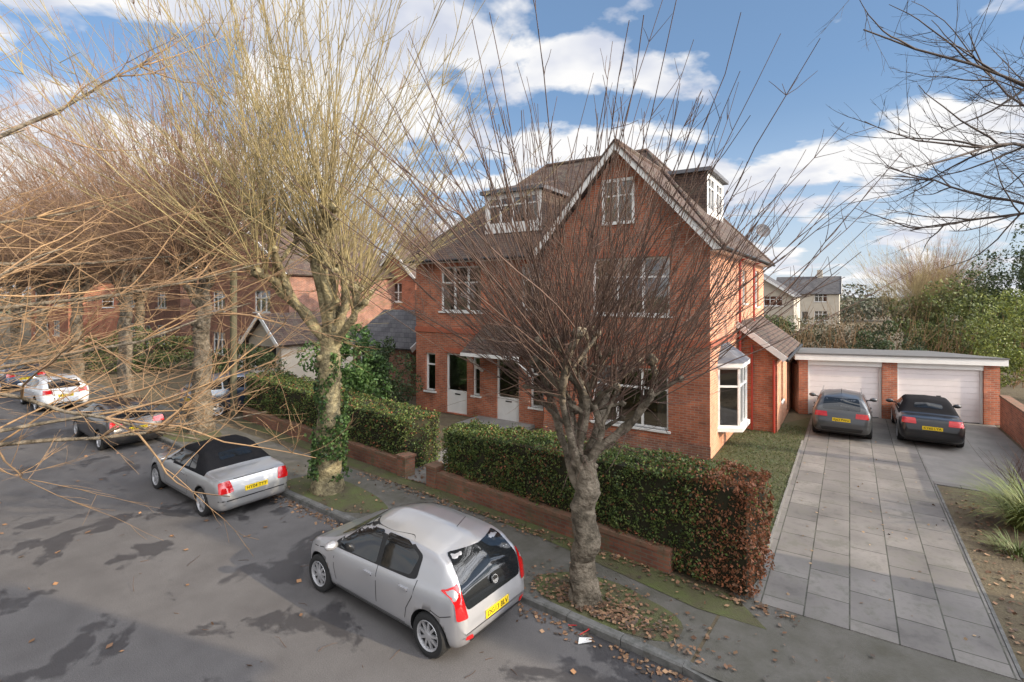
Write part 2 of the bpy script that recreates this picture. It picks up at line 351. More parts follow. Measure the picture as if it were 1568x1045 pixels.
def window(mb,P,u0,u1,v0,v1,cols=2,tr=.68,style='w',depth=.13):
    f=.06; w0=depth-.05; w1=depth+.03
    pb(mb,P,u0,u0+f,v0,v1,w0,w1,'white'); pb(mb,P,u1-f,u1,v0,v1,w0,w1,'white')
    pb(mb,P,u0+f,u1-f,v0,v0+f,w0,w1,'white'); pb(mb,P,u0+f,u1-f,v1-f,v1,w0,w1,'white')
    bot=v0+f
    if style=='d':
        bot=v0+(v1-v0)*.38; pb(mb,P,u0+f,u1-f,v0+f,bot,w0+.01,w1-.01,'white')
        pb(mb,P,(u0+u1)/2-.14,(u0+u1)/2+.14,v0+(v1-v0)*.31,v0+(v1-v0)*.31+.05,w0-.005,w0+.01,'black')
    zt=v0+(v1-v0)*tr if tr else None
    for i in range(1,cols):
        u=u0+(u1-u0)*i/cols; pb(mb,P,u-.035,u+.035,bot,v1-f,w0+.004,w1-.004,'white')
    if zt: pb(mb,P,u0+f,u1-f,zt-.03,zt+.03,w0+.008,w1-.008,'white')
    mb.poly([P(u0+f,bot,depth),P(u1-f,bot,depth),P(u1-f,v1-f,depth),P(u0+f,v1-f,depth)],'glass')
    if style=='w': pb(mb,P,u0-.08,u1+.08,v0-.07,v0,-.06,depth-.04,'white')
    a,b,c,d=(u0,v0),(u1,v0),(u1,v1),(u0,v1); dp=.9; s=depth+.06
    for p,q in ((a,b),(b,c),(c,d),(d,a)): mb.poly([P(*p,s),P(*q,s),P(*q,dp),P(*p,dp)],'inside')
    mb.poly([P(*a,dp),P(*b,dp),P(*c,dp),P(*d,dp)],'inside')
    if style!='d' and u1-u0>.7:
        cw=(u1-u0)*.16
        for (x0,x1) in ((u0+.02,u0+cw),(u1-cw,u1-.02)):
            nn=5
            for i in range(nn):
                xa=x0+(x1-x0)*i/nn; xb=x0+(x1-x0)*(i+1)/nn; wa=s+.06+(.05 if i%2 else 0); wb=s+.06+(0 if i%2 else .05)
                mb.poly([P(xa,v0+.02,wa),P(xb,v0+.02,wb),P(xb,v1-.02,wb),P(xa,v1-.02,wa)],'curtain')
def roofpoly(mb,pts,k='tile',th=.10):
    pts=[Vector(p) for p in pts]; n=(pts[1]-pts[0]).cross(pts[2]-pts[0]).normalized()
    if n.z>0: n=-n
    mb.prism(pts,n*th,k)

# ======== MAIN HOUSE ========
C=AB(-3.48,16.1,.12)
house=empty('unseen_shade_house',C,HOUSE_A)
mb=MB(); Wd=12.3; Dp=11.4; EZ=6.45
wallop(mb,(-5.7,0),(1,0),(0,-1),5.7,0,EZ,[(1.9,4.45,.7,2.6,3,.66,'w'),(1.9,4.5,4.3,6.15,3,.66,'w')],'brick')
mb.poly([(-5.7,0,EZ),(0,0,EZ),(-2.85,0,EZ+3.25)],'brick')
for (x0,x1,z0,z1) in ((-3.35,-2.4,7.35,8.65),):
    mb.box(x0-.08,x1+.08,-.07,-.005,z0-.1,z0,'white'); mb.box(x0-.08,x0,-.06,-.005,z0,z1,'white'); mb.box(x1,x1+.08,-.06,-.005,z0,z1,'white'); mb.box(x0-.08,x1+.08,-.08,-.005,z1,z1+.1,'white')
    mb.box(-2.9,-2.85,-.055,-.01,z0,z1,'white'); mb.box(x0,x1,-.052,-.01,z0+.82,z0+.87,'white')
    mb.poly([(x0,-.02,z0),(x1,-.02,z0),(x1,-.02,z1),(x0,-.02,z1)],'glass'); mb.poly([(x0,-.012,z0),(x1,-.012,z0),(x1,-.012,z1),(x0,-.012,z1)],'inside')
mb.poly([(-5.7,0,0),(-5.7,.4,0),(-5.7,.4,EZ),(-5.7,0,EZ)],'brick')
lf=[(Wd-11.75,Wd-11.2,.85,2.45,1,.7,'w'),(Wd-10.6,Wd-9.5,.05,2.5,1,None,'d'),(Wd-9.2,Wd-8.85,.9,2.45,1,.7,'w'),(Wd-8.05,Wd-7.0,.05,2.45,1,None,'d'),(Wd-6.5,Wd-5.95,.75,2.5,1,.7,'w'),
    (Wd-10.9,Wd-8.8,4.25,6.1,3,.64,'w'),(Wd-6.9,Wd-5.95,4.35,6.1,1,.66,'w')]
wallop(mb,(-Wd,.4),(1,0),(0,-1),Wd-5.7,0,EZ,lf,'brick')
wallop(mb,(0,0),(0,1),(1,0),Dp,0,EZ,[(1.5,2.7,.9,2.5,1,.7,'w'),(5.6,6.5,4.6,5.9,1,.7,'w'),(8.6,9.8,4.4,6.0,2,.66,'w')],'brick_sunlit')
mb.poly([(-Wd,.4,0),(-Wd,Dp,0),(-Wd,Dp,EZ),(-Wd,.4,EZ)],'brick'); mb.poly([(-Wd,Dp,0),(0,Dp,0),(0,Dp,EZ),(-Wd,Dp,EZ)],'brick')
mb.box(-5.72,.03,-.035,.0-.002,3.35,3.55,'band'); mb.box(-Wd-.03,-5.722,.36,.398,3.35,3.55,'band'); mb.box(.002,.035,.0,Dp,3.35,3.55,'band')
mb.box(-5.71,.02,-.022,-.002,0,.42,'brick2')
for (a,b,z,y) in ((-3.95,-1.1,2.62,-.0),(-3.95,-1.05,6.17,-.0),(-11.0,-8.7,6.12,.4),(-7,-5.85,6.12,.4),(-10.7,-9.4,2.53,.4)):
    mb.box(a,b,y-.025,y-.002,z,z+.2,'band')
mb.done('walls',house)
mb=MB()
by0,by1,pr=1.1,3.1,.6; zb,zt=.75,2.65
bp=[(0.003,by0),(pr,by0+.35),(pr,by1-.35),(0.003,by1)]
for i in range(3):
    a=Vector(bp[i]); b=Vector(bp[i+1]); D=(b-a); w=D.length; D.normalize(); Nv=Vector((D.y,-D.x))
    O=Vector((a.x,a.y,0)); P=lambda u,v,ww=0,O=O,D=D,Nv=Nv:O+Vector((D.x,D.y,0))*u-Vector((Nv.x,Nv.y,0))*ww+Vector((0,0,v))
    window(mb,P,0,w,zb,zt,1 if i!=1 else 2,.68,'b',depth=.06)
mb.prism([(0.003,by0-.08,zb-.12),(pr+.08,by0+.3,zb-.12),(pr+.08,by1-.3,zb-.12),(0.003,by1+.08,zb-.12)],(0,0,.12),'white')
mb.prism([(0.003,by0-.08,zt),(pr+.08,by0+.3,zt),(pr+.08,by1-.3,zt),(0.003,by1+.08,zt)],(0,0,.14),'white')
mb.poly([(0.003,by0-.1,zt+.142),(pr+.1,by0+.3,zt+.142),(0.003,by0+.5,zt+.7)],'lead'); mb.poly([(pr+.1,by0+.3,zt+.142),(pr+.1,by1-.3,zt+.142),(.003,by1-.5,zt+.7),(.003,by0+.5,zt+.7)],'lead'); mb.poly([(.003,by1+.1,zt+.142),(pr+.1,by1-.3,zt+.142),(.003,by1-.5,zt+.7)],'lead')
mb.done('side_bay_window',house)
mb=MB(); oz=EZ-.05; RZ=11.2; x0,x1,y0,y1=-Wd-.35,.38,.05,Dp+.35; ym=(y0+y1)/2; ra,rb=-8.9,-3.9
roofpoly(mb,[(x0,y0,oz),(x1,y0,oz),(rb,ym,RZ),(ra,ym,RZ)]); roofpoly(mb,[(x1,y0,oz),(x1,y1,oz),(rb,ym,RZ)])
roofpoly(mb,[(x1,y1,oz),(x0,y1,oz),(ra,ym,RZ),(rb,ym,RZ)]); roofpoly(mb,[(x0,y1,oz),(x0,y0,oz),(ra,ym,RZ)])
gx,gz=-2.85,9.9; gy0=-.35; 
roofpoly(mb,[(.38,gy0,oz-.02),(.38,4.6,oz-.02),(gx,4.6,gz),(gx,gy0,gz)]); roofpoly(mb,[(-6.05,4.6,oz-.02),(-6.05,gy0,oz-.02),(gx,gy0,gz),(gx,4.6,gz)])
mb.cyl((ra,ym,RZ),(rb,ym,RZ),.11,'tile',8); mb.cyl((gx,gy0,gz),(gx,4.6,gz),.10,'tile',8)
for p,q in (((x0,y0,oz),(ra,ym,RZ)),((x1,y0+.0,oz),(rb,ym,RZ)),((x1,y1,oz),(rb,ym,RZ)),((x0,y1,oz),(ra,ym,RZ))): mb.cyl(p,q,.08,'tile',8)
mb.done('roof',house)
mb=MB()
for sx in (.40,-6.07):
    mb.prism([(sx,gy0-.03,oz-.12),(gx,gy0-.03,gz-.02),(gx,gy0-.03,gz-.27),(sx-(.22 if sx>0 else -.22),gy0-.03,oz-.14)],(0,-.05,0),'white')
    mb.prism([(sx,gy0-.09,oz-.02),(gx,gy0-.09,gz+.05),(gx,gy0-.09,gz-.04),(sx,gy0-.09,oz-.11)],(0,-.03,0),'tile')
mb.poly([(.37,gy0,oz-.13),(.37,0,oz-.13),(gx,0,gz-.15),(gx,gy0,gz-.15)],'white'); mb.poly([(-6.03,gy0,oz-.13),(-6.03,0,oz-.13),(gx,0,gz-.15),(gx,gy0,gz-.15)],'white')
mb.box(.003,.34,0.0,Dp+.3,oz-.14,oz-.12,'white'); mb.box(-Wd-.3,-6.06,.08,.397,oz-.14,oz-.12,'white')
mb.cyl((.43,-.3,oz-.06),(.43,Dp+.3,oz-.06),.06,'black',8); mb.cyl((-Wd-.35,.0,oz-.06),(-6.1,.0,oz-.06),.055,'black',8)
for yy in (4.3,7.6): mb.cyl((.12,yy,0),(.12,yy,oz-.2),.045,'pipe',8); mb.cyl((.12,yy,oz-.2),(.42,yy,oz-.08),.045,'pipe',8)
mb.cyl((-5.85,.3,0),(-5.85,.3,oz-.2),.04,'black',8)
mb.done('bargeboards_and_gutters',house)
mb=MB()
dx0,dx1,dy,dz0,dz1=-9.2,-6.5,1.25,7.45,9.05
wallop(mb,(dx0,dy),(1,0),(0,-1),dx1-dx0,dz0,dz1,[(.15,2.55,dz0+.35,dz1-.15,4,.7,'b')],'white',depth=.06)
for x in (dx0,dx1): mb.poly([(x,dy,dz0),(x,dy+1.9,dz1),(x,dy,dz1)],'tile')
mb.box(dx0-.15,dx1+.15,dy-.2,dy+2.1,dz1+.002,dz1+.14,'lead'); mb.prism([(dx0-.15,dy-.2,dz1+.142),(dx1+.15,dy-.2,dz1+.142),(dx1-.3,dy+1.9,dz1+.75),(dx0+.3,dy+1.9,dz1+.75)],(0,.001,-.05),'tile')
sx,sy0,sy1,sz0,sz1=-1.1,4.6,7.6,7.75,9.7
wallop(mb,(sx,sy0),(0,1),(1,0),sy1-sy0,sz0,sz1,[(.2,1.3,sz0+.5,sz1-.15,2,.7,'b'),(1.7,2.8,sz0+.5,sz1-.15,2,.7,'b')],'white',depth=.06)
for y in (sy0,sy1): mb.poly([(sx,y,sz0),(sx,y,sz1),(sx-2.1,y,sz1)],'tile')
mb.box(sx-2.2,sx+.2,sy0-.15,sy1+.15,sz1+.002,sz1+.14,'lead')
mb.done('dormers',house)
mb=MB(); 
roofpoly(mb,[(-8.9,-.75,2.75),(-6.3,-.75,2.75),(-6.6,.39,3.75),(-8.6,.39,3.75)]); roofpoly(mb,[(-6.3,-.75,2.75),(-6.3,.39,2.75),(-6.6,.39,3.75)]); roofpoly(mb,[(-8.9,.39,2.75),(-8.9,-.75,2.75),(-8.6,.39,3.75)])
mb.box(-8.9,-6.3,-.78,-.72,2.62,2.74,'white'); mb.box(-8.85,-8.75,-.7,.39,2.6,2.7,'white')
for x in (-8.7,-6.5): mb.beam((x,.38,1.9),(x,-.6,2.6),.08,.08,'white')
mb.box(-8.9,-6.3,-1.0,.39,0,.12,'concrete')
mb.done('porch',house)
mb=MB(); ex,ey0,ey1=1.32,4.5,10.6
wallop(mb,(.003,ey0),(1,0),(0,-1),ex-.003,0,2.85,[],'brick'); mb.poly([(.003,ey0,2.85),(ex,ey0,2.85),(.003,ey0,3.85)],'brick')
wallop(mb,(ex,ey0),(0,1),(1,0),ey1-ey0,0,2.85,[(1.2,1.9,.9,2.4,1,.7,'w'),(3.3,4.3,.05,2.3,1,None,'d')],'brick_sunlit')
mb.poly([(.003,ey1,0),(ex,ey1,0),(ex,ey1,2.85),(.003,ey1,3.85)],'brick')
roofpoly(mb,[(ex+.28,ey0-.25,2.72),(ex+.28,ey1+.25,2.72),(.0,ey1+.25,3.95),(.0,ey0-.25,3.95)],'tile')
mb.beam((ex+.3,ey0-.28,2.66),(0.02,ey0-.28,3.86),.04,.2,'white'); mb.cyl((ex+.33,ey0-.25,2.64),(ex+.33,ey1+.25,2.64),.055,'black',8)
mb.cyl((ex-.1,ey0-.07,0),(ex-.1,ey0-.07,2.6),.04,'pipe',8); mb.cyl((.5,ey0-.07,0),(.5,ey0-.07,3.1),.035,'pipe',8)
mb.done('side_extension',house)
mb=MB(); c=Vector((.5,7.2,7.55)); nrm=Vector((.5,-.8,.35)).normalized(); a=nrm.cross(Vector((0,0,1))).normalized(); b=a.cross(nrm)
rings=[[c+a*math.cos(t)*r+b*math.sin(t)*r+nrm*(r*r*.5) for t in [i*math.pi/8 for i in range(16)]] for r in (.02,.15,.3)]
for i in range(2):
    for j in range(16): mb.poly([rings[i][j],rings[i][(j+1)%16],rings[i+1][(j+1)%16],rings[i+1][j]],'lead')
mb.cyl(c,c-Vector((.5,0,.5)),.02,'black'); mb.cyl(c,c+nrm*.3,.012,'black')
mb.done('satellite_dish',house)
def simple_house(name,loc,rot,w,d,eh,rh,wallk='brick2',roofk='tile',gable=True,ops=None):
    root=empty(name,loc,rot); mb=MB()
    ops=ops if ops is not None else [(w*.1,w*.1+1.6,.8,2.3,3,.66,'w'),(w*.62,w*.62+1.8,.8,2.3,3,.66,'w'),(w*.1,w*.1+1.6,3.8,5.2 if eh>5.3 else eh-.15,3,.66,'w'),(w*.62,w*.62+1.8,3.8,5.2 if eh>5.3 else eh-.15,3,.66,'w'),(w*.42,w*.42+.95,.05,2.2,1,None,'d')]
    wallop(mb,(-w,0),(1,0),(0,-1),w,0,eh,ops,wallk)
    sops=[(d*.3,d*.3+1,3.6,4.6,1,.6,'w'),(d*.65,d*.65+1,1,2.2,1,.6,'w')] if eh>4 else []
    if d<5: sops=sops[:1]
    wallop(mb,(0,0),(0,1),(1,0),d,0,eh,sops,wallk)
    mb.poly([(-w,0,0),(-w,d,0),(-w,d,eh),(-w,0,eh)],wallk); mb.poly([(-w,d,0),(0,d,0),(0,d,eh),(-w,d,eh)],wallk)
    if gable=='front':
        mb.poly([(-w,0,eh),(0,0,eh),(-w/2,0,rh-.1)],wallk); mb.poly([(-w,d,eh),(0,d,eh),(-w/2,d,rh-.1)],wallk)
        roofpoly(mb,[(.3,-.3,eh-.2),(.3,d+.3,eh-.2),(-w/2,d+.3,rh),(-w/2,-.3,rh)],roofk); roofpoly(mb,[(-w-.3,d+.3,eh-.2),(-w-.3,-.3,eh-.2),(-w/2,-.3,rh),(-w/2,d+.3,rh)],roofk)
        mb.prism([(.32,-.36,eh-.2),(-w/2,-.36,rh+.04),(-w/2,-.36,rh-.25),(.1,-.36,eh-.3)],(0,-.04,0),'white'); mb.prism([(-w-.32,-.36,eh-.2),(-w/2,-.36,rh+.04),(-w/2,-.36,rh-.25),(-w-.1,-.36,eh-.3)],(0,-.04,0),'white')
    else:
        mb.poly([(0,0,eh),(0,d,eh),(0,d/2,rh-.1)],wallk); mb.poly([(-w,0,eh),(-w,d,eh),(-w,d/2,rh-.1)],wallk)
        roofpoly(mb,[(-w-.3,-.3,eh-.15),(.3,-.3,eh-.15),(.3,d/2,rh),(-w-.3,d/2,rh)],roofk); roofpoly(mb,[(.3,d+.3,eh-.15),(-w-.3,d+.3,eh-.15),(-w-.3,d/2,rh),(.3,d/2,rh)],roofk)
        for yy in (-.3,d+.3): mb.beam((.32,yy,eh-.2),(.32,d/2,rh-.05),.05,.25,'white')
        mb.box(-w*.3-.5,-w*.3+.3,d/2-.4,d/2+.3,rh-.6,rh+1.1,wallk)
    mb.done('shell',root); return root
simple_house('unseen_shade_house',(-13.6,31.5,.1),HOUSE_A,10,9,6.4,9.8,'brick2','tile',gable='front')
simple_house('unseen_shade_house',(-27,42,.1),HOUSE_A,11,9,6.4,10,'brick2','tile',gable='side')
simple_house('unseen_shade_house',(-43,50,.1),HOUSE_A,11,9,6.4,10,'brick','tile',gable='front')
simple_house('unseen_shade_house',(-7.0,37.5,.1),HOUSE_A,4.2,9,6.3,8.4,'brick','tile',gable='front',ops=[(1.4,2.8,4.4,5.8,3,.5,'w'),(1.2,2.8,.8,2.2,3,.5,'w')])
simple_house('domestic_garage',(-12.6,28.2,.1),HOUSE_A,3.2,5,2.4,3.9,'render','tile',gable='front',ops=[(.5,2.7,.02,2.1,1,None,'d')])
simple_house('garden_shed',(-4.9,25.0,.1),HOUSE_A,4.2,5,2.5,4.1,'brick2','slate',gable='side',ops=[(.5,2.7,.02,2.1,1,None,'d')])
simple_house('white_house',(29.5,54,0),HOUSE_A,7.5,8,5.0,7.5,'render','slate',gable='front')
simple_house('white_house',(52,82,0),HOUSE_A,9,8,5.2,8.0,'render','slate',gable='side')
simple_house('unseen_shade_house',AB(20,-15,0),HOUSE_A,10,20.9,6.6,10.6,'brick2','tile',gable='front')  # out-of-view house, added to throw shade over the road
simple_house('unseen_shade_house',AB(20,9.3,0),HOUSE_A,10,3.2,6.6,10.6,'brick2','tile',gable='front')  # added unseen shade caster; gap left for a sun streak on the road
# ======== double garage ========
gp0=Vector((11.9,21.4)); gp1=Vector((18.45,19.5)); ga=math.atan2(gp1.y-gp0.y,gp1.x-gp0.x); GL=(gp1-gp0).length
gar=empty('double_garage',(gp0.x,gp0.y,.12),ga); mb=MB()
p=[0,.34,2.98,3.5,6.32,GL]
for a,b in ((p[0],p[1]),(p[2],p[3]),(p[4],p[5])): mb.box(a,b,0,.3,0,2.25,'brick')
mb.box(-.001,.2,.302,5.5,0,2.0,'brick'); mb.box(GL-.2,GL+.001,.302,5.5,0,2.0,'brick'); mb.box(0,GL,5.5,5.7,0,2.0,'brick')
for a,b in ((p[1],p[2]),(p[3],p[4])):
    mb.box(a,b,.02,.3,2.05,2.25,'white')
    n=9
    mb.box(a,a+.07,.08,.2,0,2.05,'white'); mb.box(b-.07,b,.08,.2,0,2.05,'white')
    for i in range(n):
        z=.02+i*2.02/n; mb.box(a+.07,b-.07,.12,.16,z+.003,z+2.02/n-.003,'door')
    mb.box(a+.07,b-.07,.165,.18,0,2.05,'lead'); mb.box((a+b)/2-.07,(a+b)/2+.07,.09,.12,.95,1.0,'black')
mb.box(-.18,GL+.18,-.16,-.12,2.26,2.50,'white'); mb.prism([(-.2,-.2,2.505),(GL+.2,-.2,2.505),(GL+.2,5.9,2.15),(-.2,5.9,2.15)],(0,0,.05),'felt'); mb.box(-.15,GL+.15,-.119,.3,2.255,2.45,'white')
mb.done('garage_shell',gar)

# ======== GROUND ========
def sheet(name,pts,z,k,loc=(0,0,0),rot=0):
    mb=MB(); mb.poly([(p[0],p[1],z) for p in pts],k); return mb.done(name,None,loc,rot)
sheet('ground',[(-700,-700),(700,-700),(700,700),(-700,700)],-.03,'grass')
sheet('road',[(-160,-2.2),(30,-2.2),(30,6.9),(-160,6.9)],0,'asphalt',rot=ROAD_A)
mb=MB(); mb.box(-160,-2.3,7.03,9.0,-.02,.10,'path'); mb.done('pavement',None,rot=ROAD_A)
mb=MB(); mb.poly([(-160,9.0,.1),(-2.3,9.0,.1),(-2.3,7.03,.1),(-.6,6.9,.012),(30,6.9,.012),(30,9.0,.1),(30,160,.1),(-160,160,.1)],'soil'); mb.done('garden_ground',None,rot=ROAD_A)
sheet('drive_crossing',[(-2.25,6.93),(6,6.93),(6,9.6),(-2.25,9.6)],.105,'path',rot=ROAD_A)
mb=MB(); mb.box(-160,30,-4.4,-2.2,-.02,.1,'path'); mb.done('pavement',None,rot=ROAD_A)
mb=MB()
x=-2.35
while x>-70:
    w=.9; dz=random.uniform(-.008,.008); o=random.uniform(-.012,.012)
    mb.prism([(x-.004,6.9+o,-.02),(x-.004,7.04+o,-.02),(x-.004,7.04+o,.115+dz),(x-.004,6.925+o,.115+dz),(x-.004,6.9+o,.09+dz)],(-w+.012,0,0),'kerb'); x-=w
x=-2.35
mb.prism([(x,6.9,-.02),(x,7.04,-.02),(x,7.04,.12),(x,6.9,.1)],(.75,-.05,-.06),'kerb')
mb.done('kerb',None,rot=ROAD_A)
def blob(cx,cy,rx,ry,z,k,name):
    pts=[]
    for i in range(28):
        t=2*math.pi*i/28; q=1+.18*nz(math.cos(t),math.sin(t),cx,1.5); pts.append((cx+rx*q*math.cos(t),max(7.045,cy+ry*q*math.sin(t))))
    sheet(name,pts,z,k,rot=ROAD_A)
blob(-3.9,7.55,1.3,.62,.106,'moss','verge'); blob(-11.4,7.6,1.9,.65,.106,'moss','verge'); blob(-20.3,7.8,1.6,.8,.106,'moss','verge')
blob(-6.6,7.3,1.2,.35,.107,'soil','verge')
mb=MB(); mb.poly([(-21,9.5,.109),(-21,9.9,.109),(-2.2,9.0,.109),(-1.6,8.4,.109),(-2.6,8.3,.109),(-6,8.8,.109)],'moss'); mb.done('verge',None,rot=ROAD_A)
mb=MB(); mb.box(-1.3,1.85,9.15,26.5,0,.118,'flag'); mb.done('driveway',None,rot=HOUSE_A)
mb=MB(); mb.box(1.853,4.6,17.4,27,0,.114,'concrete'); mb.box(1.86,4.6,17.35,17.6,0,.128,'flag'); mb.done('driveway',None,rot=HOUSE_A)
sheet('lawn',[(-3.45,11.2),(-1.32,10.4),(-1.32,24),(-3.45,19.5)],.114,'grass',rot=HOUSE_A)
sheet('flower_bed',[(1.87,9.0),(7,9.0),(7,17.3),(1.87,17.3)],.114,'soil',rot=HOUSE_A)
mb=MB(); mb.box(-1.36,-1.302,9.2,20,.05,.14,'concrete'); mb.box(1.853,1.9,9.2,17.3,.05,.13,'kerb'); mb.done('path_edging',None,rot=HOUSE_A)
q0=RS(10.4,9.4); a0=q0.x*Ee[0]+q0.y*Ee[1]; b0=q0.x*Dd[0]+q0.y*Dd[1]
sheet('garden_path',[(a0-.5,b0),(a0+.5,b0),(-3.48-7.0,16.0),(-3.48-8.2,16.0)],.116,'concrete',rot=HOUSE_A)
mb=MB(); mb.box(0,.23,0,9.6,0,1.15,'brick'); mb.box(-.03,.26,-.02,9.6,1.152,1.22,'coping'); mb.done('brick_boundary_wall',None,AB(4.7,16.5,.1),HOUSE_A)
def lowwall(s0,t0,s1,t1,h,nm,ends=(True,True)):
    p0=RS(s0,t0,.1); p1=RS(s1,t1,.1); L=(p1-p0).length; mb=MB()
    mb.box(0,L,0,.22,0,h,'wallbrick'); 
    x=0
    while x<L-.1: mb.box(x,min(L,x+.225)-.008,-.012,.232,h+.002,h+.075+random.uniform(-.006,.006),'coping'); x+=.225
    for x,e in ((0,ends[0]),(L,ends[1])):
        if e: mb.box(x-.17,x+.17,-.06,.28,0,h+.16,'wallbrick'); mb.box(x-.2,x+.2,-.09,.31,h+.162,h+.22,'coping')
    a=math.atan2(p1.y-p0.y,p1.x-p0.x)
    return mb.done(nm,None,p0,a)
lowwall(9.7,9.40,3.3,9.02,.34,'brick_garden_wall',(True,False)); lowwall(21,9.95,10.9,9.46,.36,'brick_garden_wall',(False,True))
hedge('privet_hedge',RS(9.5,9.56),RS(1.95,8.98),1.2,1.45,1.85,52000,.058)
hedge('privet_hedge',RS(21.2,10.1),RS(11.0,9.60),1.35,1.7,1.45,32000,.068,brown=False)

# ======== TREES ========
random.seed(11)
t1=pollard('lime_tree',RS(4.15,7.42,.08),h=2.45,r0=.215,nl=9,L=(1.9,3.1),sh=25,sl=(2.8,5.3),kb='bark',ks='twig_r',rs=.0118,tw=6,spread=.62,upb=.95,outw=.65,lr=.075,out=.33,low=.35,up=.035,twl=1.0,tip=.42)
t2=pollard('lime_tree',RS(11.65,7.65,.08),h=4.3,r0=.31,nl=8,L=(1.8,4.0),sh=22,sl=(3.8,9.0),kb='bark_y',ks='twig_y',rs=.016,tw=8,spread=.75,upb=.95,up=.05,lr=.12,out=.42,twl=1.8,low=.4)
t3=pollard('lime_tree',RS(20.2,8.1,.08),h=5.3,r0=.32,nl=8,L=(1.0,2.8),sh=28,sl=(4.0,10.2),kb='bark',ks='twig_o',rs=.017,tw=10,spread=.9,upb=.9,up=.04,lr=.12,out=.55,twl=2.1,low=.6,tip=.36)
for i,(s,t,r,sc) in enumerate([(30,8.6,1,.95),(38,8.6,2.2,.95),(46,8.6,3,1),(54,8.6,4,1.),(64,8.6,1,1),(26,-3.4,1.3,1),(34,-3.3,.3,1.05),(43,-3.2,2.2,1),(54,-3.2,3,1)]):
    inst(t3,'lime_tree',RS(s,t,.05),r,sc)
sp=spreading('bare_tree',RS(14.2,-2.7,0),th=3.4,R=8.6,nl=15,sec=10,sh=5,rs=.0115,ks='twig_t',extra=[(4,3.3,-.06,8.6),(18,3.0,-.02,9.0),(30,3.6,.05,9.0),(44,3.2,.0,8.8),(12,4.6,.12,8.8),(36,4.8,.2,9.0),(24,5.2,.35,9.2)])
inst(sp,'bare_tree',RS(21,-3.1,0),2.0,1.1)
sd_=spreading('bare_tree',(16.8,12.4,.1),th=4.6,R=8.2,nl=16,sec=10,sh=5,rs=.014,ks='twig_d',kb='twig_d',r0=.26); sd_.scale=(1,1,1.2)
for (x,y,r,sc) in [(-20,40,.5,1.0),(-26,36,1.1,1.0),(-32,38,1.5,1.05),(-16,47,2.8,1.1),(-9,50,2.5,1.1),(-40,60,3,1.2),(-30,56,.8,1.2),(-22,58,4,1.2),(-50,60,1,1.3),(26,34,1,.62),(34,42,2.2,.7),(42,50,3.1,.75),(-55,48,2.2,1.2),(-60,75,.2,1.3),(3,62,.2,.6)]:
    inst(t3 if random.random()<.8 else t2,'bare_tree',(x,y,0),r,sc)
P=[]; c=RS(11.65,7.65)
for _ in range(5600):
    z=random.uniform(.1,1)**1.0*3.6; an=random.uniform(0,6.283); 
    if nz(math.cos(an)*1.2,math.sin(an)*1.2,z,.9)<(z-1.9)*.25-.12: continue
    rr=.31*(1+.5*math.exp(-z*1.5))+abs(random.gauss(0,.06)); P.append((c.x+.03*z+rr*math.cos(an),c.y+.03*z+rr*math.sin(an),z+.1))
leaves('ivy',P,.085,[(.07,.13,.03),(.11,.19,.05),(.035,.07,.025)],squash=.85)
def shrub(name,c,rx,ry,rz,n,size,cols,clumps=26,sq=.5):
    P=[]; c=Vector(c); cl=[]
    for _ in range(clumps):
        d=Vector((random.gauss(0,1),random.gauss(0,1),random.gauss(0,1))).normalized()*random.uniform(.55,1); cl.append((Vector((d.x*rx,d.y*ry,d.z*rz)),random.uniform(.2,.42)))
    for _ in range(n):
        k,s=random.choice(cl); g=Vector((random.gauss(0,1),random.gauss(0,1),random.gauss(0,1))).normalized()*random.uniform(.5,1)**.5*s
        p=c+k+Vector((g.x*rx,g.y*ry,g.z*rz)); 
        if p.z>.1: P.append(p)
    return leaves(name,np.array(P),size,cols,squash=sq)
shrub('laurel_bush',(-6.6,20.8,1.9),1.7,1.5,1.8,9000,.16,[(.05,.11,.028),(.08,.16,.04),(.12,.2,.06)])
shrub('evergreen_shrub',(-4.9,21.5,1.6),1.1,1.1,1.6,4500,.12,[(.03,.05,.02),(.06,.09,.03)])
G1=[(.06,.09,.03),(.09,.12,.04),(.13,.155,.05),(.04,.055,.022)]
DK=[(.035,.055,.022),(.055,.08,.03),(.08,.105,.035)]
shrub('conifer_tree',(27,31,3.2),4.0,3.5,2.8,14000,.2,[(.13,.16,.045),(.19,.21,.06),(.08,.10,.03)],40)
shrub('conifer_tree',(29.5,30,4.2),2.2,2.2,4.0,11000,.18,DK,34)
shrub('evergreen_shrub',(20.5,33,1.8),3.5,3,1.7,9000,.17,[(.11,.10,.05),(.13,.11,.06),(.05,.06,.028)],34)
shrub('evergreen_shrub',(33,36,3.0),5,4,3.2,12000,.22,G1,34)
shrub('evergreen_shrub',(19.5,26.5,1.6),1.8,1.6,1.8,7000,.13,DK,20)
shrub('evergreen_shrub',(24.5,24.5,2.4),2.2,2.2,2.6,9000,.15,[(.17,.21,.045),(.23,.26,.06),(.10,.13,.035)],24)
shrub('evergreen_shrub',(14.5,31,1.6),2.2,3,1.3,7000,.15,[(.06,.075,.03),(.045,.055,.022)],24)
shrub('evergreen_shrub',(22,43,2.0),4,3,1.5,7000,.2,G1,24)
shrub('distant_trees',(45,92,3.0),30,6,3.2,14000,.6,[(.10,.11,.07),(.14,.12,.09),(.07,.08,.05)],80)
shrub('distant_trees',(-40,90,5),60,6,7,20000,.7,[(.16,.11,.08),(.19,.14,.09),(.10,.09,.06)],120)
shrub('garden_shrub',(-13.5,26,1.4),2.2,1.2,1.1,5000,.14,G1,20)
shrub('garden_shrub',(-24,33,1.4),4.2,1.6,1.3,6000,.18,G1,24)
T=Tree()
